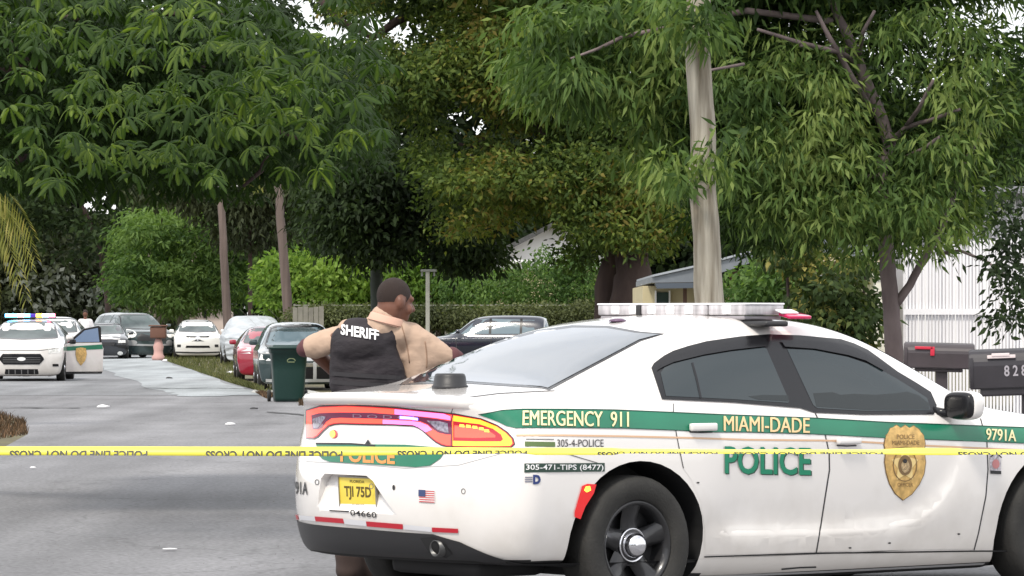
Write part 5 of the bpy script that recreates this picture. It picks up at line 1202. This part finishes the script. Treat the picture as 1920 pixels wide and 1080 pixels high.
# big dark olive tree
t = tree('large_tree', 'large dark olive tree with several brown trunks behind the light bar', 1170, 90)
limbs('trunk', t, [[(1140,700,28),(1138,600,25),(1136,540,22),(1150,480,18),(1120,420,14),(1060,370,12),(980,310,9),(900,260,6)]], 90, bark_dark, 12)
limbs('trunk', t, [[(1190,700,44,-.6),(1188,600,42,-.6),(1186,545,38,-.6),(1192,490,24,-.4),(1200,430,16),(1180,330,12),(1130,220,9),(1080,120,6)]], 90, bark_dark, 14)
limbs('trunk', t, [[(1180,560,20,-.8),(1168,500,14,-.6),(1160,450,12),(1120,340,9),(1000,230,7)]], 90, bark_dark, 10)
limbs('limb', t, [[(1060,420,11),(1050,390,9),(1030,340,7),(960,300,5)],[(890,290,6),(880,330,5),(870,370,3)],[(1200,440,9),(1240,330,7),(1270,200,5)],[(985,285,6),(930,280,4),(860,270,3)],[(760,30,9,1),(700,70,7,1),(640,40,6,1),(600,0,6,1)]], 90, bark_dark, 7)
eA = [(1000,150,230,140),(840,110,150,100),(1150,230,150,130),(900,290,130,90),(1060,330,170,90),(1200,380,110,90),(1100,430,130,70),(1270,300,80,150),(790,200,110,110),(720,120,70,90,.7),(880,400,80,40,.8),(660,30,110,50,.7),(700,170,80,60,.7),(1180,90,150,100,.7)]
crown('crown', t, eA, 91, 3.4, 2800, 40, .40, .125, .062, .15, lf_olive, GAPS+HG, tint=(.2,1))
crown('upper_crown', t, [(950,-80,330,110),(1200,-40,160,90)], 91, 5, 600, 26, .5, .26, .13, .15, lf_olive, [], tint=(0,.95))
crown('front_leaves', t, [(1150,400,110,60),(1000,100,160,60),(860,150,120,60),(1060,320,150,50),(900,330,90,40),(1180,470,50,40,.6)], 88, 1.0, 620, 28, .30, .135, .066, .1, lf_olive, GAPS+HG, tint=(.4,1), spread=.16)
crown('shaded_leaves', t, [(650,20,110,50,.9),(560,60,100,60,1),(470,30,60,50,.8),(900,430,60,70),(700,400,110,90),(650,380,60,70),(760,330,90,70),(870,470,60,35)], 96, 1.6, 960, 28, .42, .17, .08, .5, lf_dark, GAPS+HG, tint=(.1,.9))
# pine-like tree hanging dark behind the officer
t = tree('slender_tree', 'dark grey tree trunk rising straight behind the head of the officer', 706, 98)
limbs('trunk', t, [[(707,700,12),(706,600,12),(706,500,12),(704,420,11),(700,330,8),(690,200,5)]], 98, mat('bark_green_grey', (.045,.055,.045), .9, noise=.3, scale=3), 10)
crown('crown', t, [(670,400,100,70),(700,330,110,80),(600,320,60,60,.7),(740,440,50,30,.6)], 99, 1.8, 480, 22, .42, .30, .03, 1.1, lf_dark, [], tint=(.1,.85))
# left trees
t = tree('dense_tree', 'dark tree closing the far left end of the street', 60, 235)
limbs('trunk', t, [[(60,640,9),(62,560,8),(80,480,6)],[(150,640,7),(152,560,6),(140,500,5)]], 235, bark_dark, 8)
crown('crown', t, [(60,520,130,80),(30,430,110,110),(150,540,90,60),(170,470,60,60),(240,590,120,30),(100,590,120,30)], 238, 7, 1500, 22, .9, .42, .22, .2, lf_brown, [(190,370,38,24),(140,385,20,16),(110,445,14,10),(150,452,12,9)])
crown('pale_leaves', t, [(100,540,90,40),(210,560,30,25)], 228, 2, 26, 10, .7, .4, .22, .2, leafmat('leaf_greyish', [(0,(.04,.05,.04)),(1,(.14,.15,.13))], .2))
t = tree('dense_tree', 'dark green tree with sky showing through in the gap above the police cars', 160, 205)
limbs('trunk', t, [[(205,640,6),(200,540,6),(180,440,5),(150,380,4)]], 205, bark_dark, 8)
crown('crown', t, [(150,430,80,50),(60,360,110,60),(260,350,90,40),(180,330,120,40,.7)], 205, 5, 520, 20, .8, .36, .2, .2, lf_dark, [(190,370,36,24),(140,388,22,16),(110,445,12,9),(145,452,14,9)], tint=(.2,1))
t = tree('round_tree', 'bright green rounded tree standing behind the pearl white parked car', 345, 198)
limbs('trunk', t, [[(300,665,5),(300,600,5),(315,540,4)],[(335,665,5),(338,600,5),(340,540,4)],[(285,660,4,2),(282,600,4,2),(290,560,3,2)]], 198, mat('bark_pale', (.20,.17,.13), .9), 8)
crown('crown', t, [(345,480,120,85),(290,430,60,40),(380,420,70,45),(440,450,50,40),(250,520,45,40),(430,530,70,50),(330,560,100,28),(500,450,60,60,.6),(240,460,30,30,.6)], 198, 5, 820, 34, .75, .30, .10, .25, lf_mid, tint=(.15,1.1), spread=.14, flat=.28)
for x, lab in ((283,'first thin pale trunk showing above the bright green tree'),(360,'second taller pale trunk showing above the bright green tree')):
    t = tree('bare_tree', lab, x, 215); limbs('trunk', t, [[(x+3,640,7),(x+2,500,7),(x,400,6.5),(x-2,310,5.5)]], 215, mat('bark_pale', (.20,.17,.13), .9), 8)
t = tree('dense_tree', 'tangle of brownish green branches behind the two utility poles', 460, 185)
crown('crown', t, [(440,350,150,55),(330,330,120,40),(560,330,100,60),(470,410,80,60,.6)], 188, 4, 850, 20, .7, .30, .12, .7, lf_brown, [(215,330,20,12)], tint=(.3,1))
limbs('limb', t, [[(470,640,5),(468,420,4),(460,360,3),(430,320,2)]], 188, bark_dark, 6)
# hedges behind the fence
def bush(label, px, D, ells, dep, ncl, per, clr, L, Wd, m, tint=(.2,1), droop=.3, kind='hedge'):
    t = empty(kind, (P(px, HY, D).x, D, 0), 0, label, 'bush'); crown('foliage', t, ells, D, dep, ncl, per, clr, L, Wd, droop, m, tint=tint, spread=.17)
    b = bmesh.new()
    for k in range(7):
        e_ = ells[k % len(ells)]; x = e_[0]+random.uniform(-.6,.6)*e_[2]; q = P(x, e_[1]+e_[3]*.2, D)-Vector(t.location); tube(b, [(q.x*.8, q.y*0+random.uniform(-.3,.3), 0), (q.x*.9, 0, q.z*.5), (q.x, q.y*0, q.z)], [.05,.035,.015], 6)
    tag(obj('stems', b, bark_dark, t), kind='stuff'); return t
bush('bright green leafy hedge between the brown pole and the dark trunk', 600, 144, [(560,520,80,45),(640,520,70,50),(600,565,110,35),(690,520,50,50),(520,530,40,50)], 2.0, 700, 18, .30, .20, .12, lf_lime)
bush('bright green bush to the right above the head of the officer', 800, 141, [(780,495,70,30),(850,520,60,40),(800,545,80,40),(740,510,40,40)], 1.8, 420, 20, .30, .17, .09, lf_lime, (.1,.85))
bush('yellowish bush behind the hanging dark foliage', 800, 150, [(800,445,50,30),(790,425,35,20)], 1.5, 120, 18, .35, .18, .09, leafmat('leaf_yellowish', [(0,(.07,.09,.02)),(1,(.28,.28,.06))], .35))
bush('mixed green shrubs behind the wire fence right of the thin white post', 960, 139, [(900,545,90,35),(1000,540,90,45),(1080,560,50,45),(940,590,150,25),(1050,490,60,30,.7),(1090,520,40,50)], 2.0, 800, 18, .28, .14, .07, lf_mid)
bush('vines and weeds overgrowing the wire fence', 760, 133.5, [(700,596,140,22),(850,596,130,21),(1000,596,120,22),(600,594,60,20),(1090,600,40,34)], .6, 1300, 18, .24, .12, .06, leafmat('leaf_vine', [(0,(.03,.04,.018)),(.5,(.07,.085,.035)),(1,(.14,.16,.07))], .3), kind='vine')
bush('olive shrub in front of the cream bungalow right of the pale pole', 1430, 60, [(1420,560,60,50),(1470,520,50,50),(1400,600,40,30),(1480,600,70,30)], 1.2, 420, 16, .2, .12, .05, lf_mid, kind='shrub')
bush('dark broad leaved shrub in front of the yellow house', 1570, 57, [(1550,560,60,55,.8),(1600,600,45,50),(1540,610,80,35),(1480,470,50,40,.8),(1600,500,40,30,.5)], 1.0, 330, 14, .18, .13, .065, leafmat('leaf_shrub', [(0,(.016,.028,.010)),(.7,(.045,.075,.022)),(.95,(.10,.12,.03)),(1,(.30,.27,.08))], .3), kind='shrub')
# distant wood closing the view
t = empty('far_woods', (0, 300, 0), 0); tag(t, 'far dark wood behind everything', None, None, 'stuff')
crown('foliage', t, [(x, 470, 170, 150) for x in range(-1300, 3300, 160)], 300, 10, 5600, 16, 1.5, .9, .6, .2, lf_dark, [(190,370,40,26),(140,388,24,18),(850,215,30,30),(752,258,30,20),(985,268,26,16),(1895,345,30,20)], tint=(0,.6))
crown('upper_foliage', t, [(x, 250, 170, 130) for x in range(-150, 2100, 160)], 300, 10, 3600, 16, 1.5, .9, .6, .2, lf_dark, [(g[0], g[1], g[2], g[3]) for g in GAPS+RG]+[(190,370,40,26),(140,388,24,18)], tint=(0,.6))

# left foreground poinciana: real leaf clusters
def cluster_mesh(i):
    V, Q, T = [], [], []; n = random.choice((7,8,9)); base = random.random()*.3
    for k in range(n):
        a = 2*math.pi*k/n+random.uniform(-.25,.25); el_ = random.uniform(-.1,.45); L = random.uniform(.09,.19); w_ = random.uniform(.011,.019)
        d = Vector((math.cos(a), math.sin(a)*.9, math.sin(el_)+.1)).normalized(); p = d*.012; s = Vector((-math.sin(a), math.cos(a), 0)); o0 = len(V); seg = 5
        tt = .45+random.uniform(-.2,.25)
        for q in range(seg+1):
            u = q/seg; ww = w_*(.35+1.3*u)*(1 if u < .7 else max(.12, (1-u)/.3)) if u > 0 else w_*.3
            V += [p+s*ww+Vector((0,0,-ww*.55)), p.copy(), p-s*ww+Vector((0,0,-ww*.55))]; T += [tt-.08, tt+.18, tt-.08]
            d = (d+Vector((0,0,-.34))).normalized(); p = p+d*L/seg
        for q in range(seg):
            for c_ in (0, 1): Q.append((o0+q*3+c_, o0+q*3+c_+1, o0+q*3+c_+4, o0+q*3+c_+3))
    return np.array(V), np.array(Q), np.array(T)
CM = [cluster_mesh(i) for i in range(6)]
t = tree('poinciana_tree', 'feathery leaved tree overhanging the street from the upper left', -60, 34)
limbs('trunk', t, [[(-420,1000,70,3),(-400,700,60,3),(-330,420,48,3),(-220,250,36,2),(-60,150,24,1),(120,110,15,1),(330,120,9,1),(520,160,5,1)],[(-220,250,26,2),(-100,300,18,1),(60,300,12,1),(240,280,7,1)],[(-60,150,16,1),(60,50,12,1),(220,20,8,1),(420,30,5,1)],[(330,120,6,1),(450,220,4,.5),(560,260,3,.3)],[(500,290,5,2),(490,320,5,2),(455,350,3,2)]], 33, bark_dark, 10)
eP = [(60,300,130,60,.8),(200,330,110,40,.5),(380,300,140,60,.8),(640,120,90,90,.5),(600,270,120,60,.6),(120,120,230,130),(330,120,200,110),(100,260,190,90),(300,260,170,80),(500,130,150,90),(560,200,130,70),(40,60,120,90),(420,60,180,70),(420,220,140,80),(640,240,80,40,.7)]
PG = [(478,38,22,32),(566,22,30,24),(600,50,26,30),(190,372,40,16),(120,200,10,8),(215,345,24,10)]
px, py, r = rnd_in_ells(eP, 5600); ok = np.ones(len(px), bool)
for g in PG: ok &= (((px-g[0])/(g[2]+18))**2+((py-g[1])/(g[3]+12))**2) > 1
px, py = px[ok], py[ok]; order = np.argsort(rng.random(len(px)))
meshes = []
for i, (V, Q, T_) in enumerate(CM):
    o = from_np('leaf_cluster', V, Q, lf_fern, None, True, T_); meshes.append(o.data); bpy.data.objects.remove(o)
near = order[:290]; far = order[290:]
for k, i in enumerate(near):
    D_ = random.uniform(27.5, 31); o = bpy.data.objects.new('leaf_cluster', meshes[k % 6]); COL.objects.link(o); o.parent = t
    q = P(px[i]*1.0, py[i], 30); o.location = Vector((q.x, D_, q.z))-t.location; o.rotation_euler = (random.uniform(-.7,.7), random.uniform(-.7,.7), random.uniform(0, 6.28)); sc_ = random.uniform(.6, 1.2); o.scale = (sc_, sc_, sc_)
VV, QQ, TT = [], [], []; off = 0
for k, i in enumerate(far):
    V, Q, T_ = CM[k % 6]; a = random.uniform(0, 6.28); ca, sa = math.cos(a), math.sin(a); q = P(px[i], py[i], 36); sc_ = random.uniform(.6, 1.3)
    x = V[:, 0]*ca-V[:, 1]*sa; y = V[:, 0]*sa+V[:, 1]*ca
    W_ = np.stack([x, y, V[:, 2]+x*random.uniform(-.3,.3)], 1)*sc_+np.array([q.x, random.uniform(32, 39), q.z])-np.array(t.location)
    VV.append(W_); QQ.append(Q+off); TT.append(np.clip(T_-random.uniform(.05,.4), 0, 1)); off += len(V)  # deeper leaves tinted darker, shade inside the crown put into the colour
tag(from_np('inner_leaves', np.concatenate(VV), np.concatenate(QQ), lf_fern, t, True, np.concatenate(TT)), kind='stuff')
# palm at the left edge
palm_m = leafmat('palm_frond', [(0,(.10,.12,.025)),(.6,(.22,.22,.06)),(1,(.36,.30,.10))], .35)
t = tree('palm', 'yellow green palm fronds drooping in at the left edge', -60, 60)
limbs('trunk', t, [[(-70,900,26),(-72,600,24),(-66,400,22),(-60,330,20)]], 60, bark_grey, 12)
for k in range(11):
    a = -1.1+k*.30; b = bmesh.new(); p0 = P(-60, 325, 60)-Vector(t.location); tgt = [(58,500),(50,560),(62,440),(30,520),(66,480),(20,470),(-10,560),(-120,520),(-160,460),(10,260),(-90,240)][k]
    p1 = P(tgt[0], tgt[1], 60+random.uniform(-.8,.8))-Vector(t.location); mid = (p0+p1)/2+Vector((.12*(1 if tgt[0] > -60 else -1), 0, .35)); prev = None; lay = b.verts.layers.float.new('tint')
    for q in range(26):
        u = q/25; c_ = p0*(1-u)**2+mid*2*u*(1-u)+p1*u*u; c2_ = p0*(1-u-.02)**2+mid*2*(u+.02)*(1-u-.02)+p1*(u+.02)**2; d = (c2_-c_).normalized()
        for sd_ in (-1, 1):
            s = Vector((d.z, random.uniform(-.5,.5), -d.x)).normalized()*sd_; ll = .42*(1-.6*u)*(.4+min(1, u*4)*.6); e_ = c_+s*ll*.55+d*ll*.5-Vector((0,0,ll*.65)); wv = d*.014
            vs = [b.verts.new(c_-wv), b.verts.new((c_+e_)/2-wv*1.4+s*.02), b.verts.new(e_), b.verts.new((c_+e_)/2+wv*1.4+s*.02)]; tv = min(1, max(0, .45+random.gauss(0,.25)))
            for v in vs: v[lay] = tv
            b.faces.new(vs)
    obj('frond', b, palm_m, t)
# second hanging palm-like spray near the brown pole
t = tree('palm', 'small yellowish frond spray hanging left of the second brown pole', 470, 80)
for k in range(4):
    b = bmesh.new(); lay = b.verts.layers.float.new('tint'); p0 = P(496+k*3, 290, 80)-Vector(t.location); p1 = P(462+k*9, 350-abs(k-2)*6, 80)-Vector(t.location)
    for q in range(18):
        u = q/17; c_ = p0.lerp(p1, u)+Vector((-.1*math.sin(u*3.14), 0, .15*math.sin(u*3.14)))
        for sd_ in (-1, 1):
            e_ = c_+Vector((sd_*.10*(1-u*.5), random.uniform(-.1,.1), -.20)); wv = Vector((.012,0,.01)); tv = min(1, max(0, .15+random.gauss(0,.2)))
            vs = [b.verts.new(c_-wv), b.verts.new((c_+e_)/2-wv*1.5), b.verts.new(e_), b.verts.new((c_+e_)/2+wv*1.5)]
            for v in vs: v[lay] = tv
            b.faces.new(vs)
    obj('frond', b, palm_m, t)
limbs('stem', t, [[(520,200,6),(512,260,5),(505,305,4)]], 80, bark_dark, 6)
# grass on the right verge and weeds at the left corner
def grass(name, label, polys, n, L, m, z0=.01):
    pts = []
    while len(pts) < n:
        q = random.choice(polys); a, b_, c_ = [Vector(G(*p)) for p in q]; u, v = random.random(), random.random()
        if u+v > 1: u, v = 1-u, 1-v
        pts.append(a+(b_-a)*u+(c_-a)*v)
    Pb = np.array([tuple(p) for p in pts]); N = len(Pb); d = rng.standard_normal((N, 3))*.35; d[:, 2] = 1; l = L*(.5+rng.random(N))[:, None]; s = rng.standard_normal((N, 3)); s[:, 2] = 0; s /= np.linalg.norm(s, axis=1)[:, None]
    V = np.stack([Pb-s*L*.12, Pb+s*L*.12, Pb+d*l+s*L*.03, Pb+d*l-s*L*.03], 1).reshape(-1, 3)
    o = from_np(name, V, np.arange(N*4).reshape(-1, 4), m, None, False, np.repeat(np.clip(.5+.3*rng.standard_normal(N), 0, 1), 4)); tag(o, label, None, None, 'stuff')
gm = leafmat('grass_blades', [(0,(.05,.055,.022)),(.6,(.10,.115,.045)),(1,(.20,.19,.09))], .3)
grass('verge_grass', 'dry green grass on the verge beside the street', [((285,668),(440,672),(450,722)),((285,668),(450,722),(430,718)),((430,718),(450,722),(500,738)),((440,672),(640,690),(500,738)),((290,666),(330,672),(440,672))], 14000, .10, gm)
lm = leafmat('leaf_litter', [(0,(.03,.02,.012)),(.6,(.09,.055,.03)),(1,(.20,.12,.07))], .1)
grass('leaf_litter', 'brown leaf litter on the soil at the left corner and by the bin', [((-120,762),(-20,770),(-120,845)),((-20,770),(45,790),(-120,845)),((45,790),(52,815),(-120,845)),((570,748),(640,760),(560,762)),((480,738),(520,744),(500,748))], 5000, .07, lm)

n = 26000; i_ = rng.integers(0, 10, n); cx_ = -38+i_*8.5; cy_ = -25+np.sin(i_*2.1)*4; hh = 7.5+np.sin(i_*1.7)*1.5  # unseen tree row added behind the camera to darken reflections
g = rng.standard_normal((n, 3)); g /= np.linalg.norm(g, axis=1)[:, None]
C_ = g*(rng.random(n)[:, None]**.35)*np.stack([np.full(n, 4.6), np.full(n, 4.0), hh*.48], 1)+np.stack([cx_, cy_, hh*.5], 1)
d = rng.standard_normal((n, 3)); d /= np.linalg.norm(d, axis=1)[:, None]; s_v = np.cross(d, rng.standard_normal((n, 3))); s_v /= np.linalg.norm(s_v, axis=1)[:, None]
V = np.stack([C_, C_+d*.3+s_v*.16, C_+d*.6, C_+d*.3-s_v*.16], 1).reshape(-1, 3)
tag(from_np('roadside_woods', V, np.arange(n*4).reshape(-1, 4), lf_dark, None, False, np.repeat(rng.random(n), 4)), 'dark roadside woods reflected in the windows of the near police car', None, None, 'stuff')
crk = mat('crack_filler', (.03,.03,.032), .8)
for pts in ([(270,727),(320,728.2),(380,727.4),(440,728.2),(505,727)], [(0,765),(40,763.5),(90,764.5),(150,764)], [(630,790),(560,776),(500,772),(470,786)]):
    b = bmesh.new(); prev = None; ex = []
    for (x0, y0), (x1, y1) in zip(pts, pts[1:]): ex += [(x0+(x1-x0)*k/5, y0+(y1-y0)*k/5+random.uniform(-.25,.25)) for k in range(5)]
    for x, y in ex+[pts[-1]]:
        c_ = G(x, y, .02); w_ = random.uniform(.08,.22); r_ = (b.verts.new(c_+Vector((0,-w_,0))), b.verts.new(c_+Vector((0,w_,0))))
        if prev: b.faces.new((prev[0], r_[0], r_[1], prev[1]))
        prev = r_
    tag(obj('road_crack', b, crk), 'dark tar filled crack across the street', None, None, 'structure')
sc_pts = [((20,860),(560,860),(300,1075)),((0,1075),(20,860),(300,1075)),((300,1075),(560,860),(560,1075)),((60,770),(560,770),(540,860)),((60,770),(20,860),(540,860))]
grass('fallen_leaves', 'small fallen leaves scattered over the asphalt', sc_pts, 420, .012, lm, .012)

for x_, D_, lab in ((2750, 75, 'leafy tree beyond the right end of the white slat fence'), (-700, 80, 'leafy tree on the left verge beyond the palm')):
    t = tree('street_tree', lab, x_, D_); limbs('trunk', t, [[(x_,760,22),(x_+4,600,20),(x_,450,16),(x_-10,300,10)]], D_, bark_dark, 10)
    crown('crown', t, [(x_,350,260,170),(x_-120,250,180,120),(x_+120,230,180,130)], D_, 3, 900, 22, .6, .3, .15, .3, lf_olive, [], tint=(0,.9))
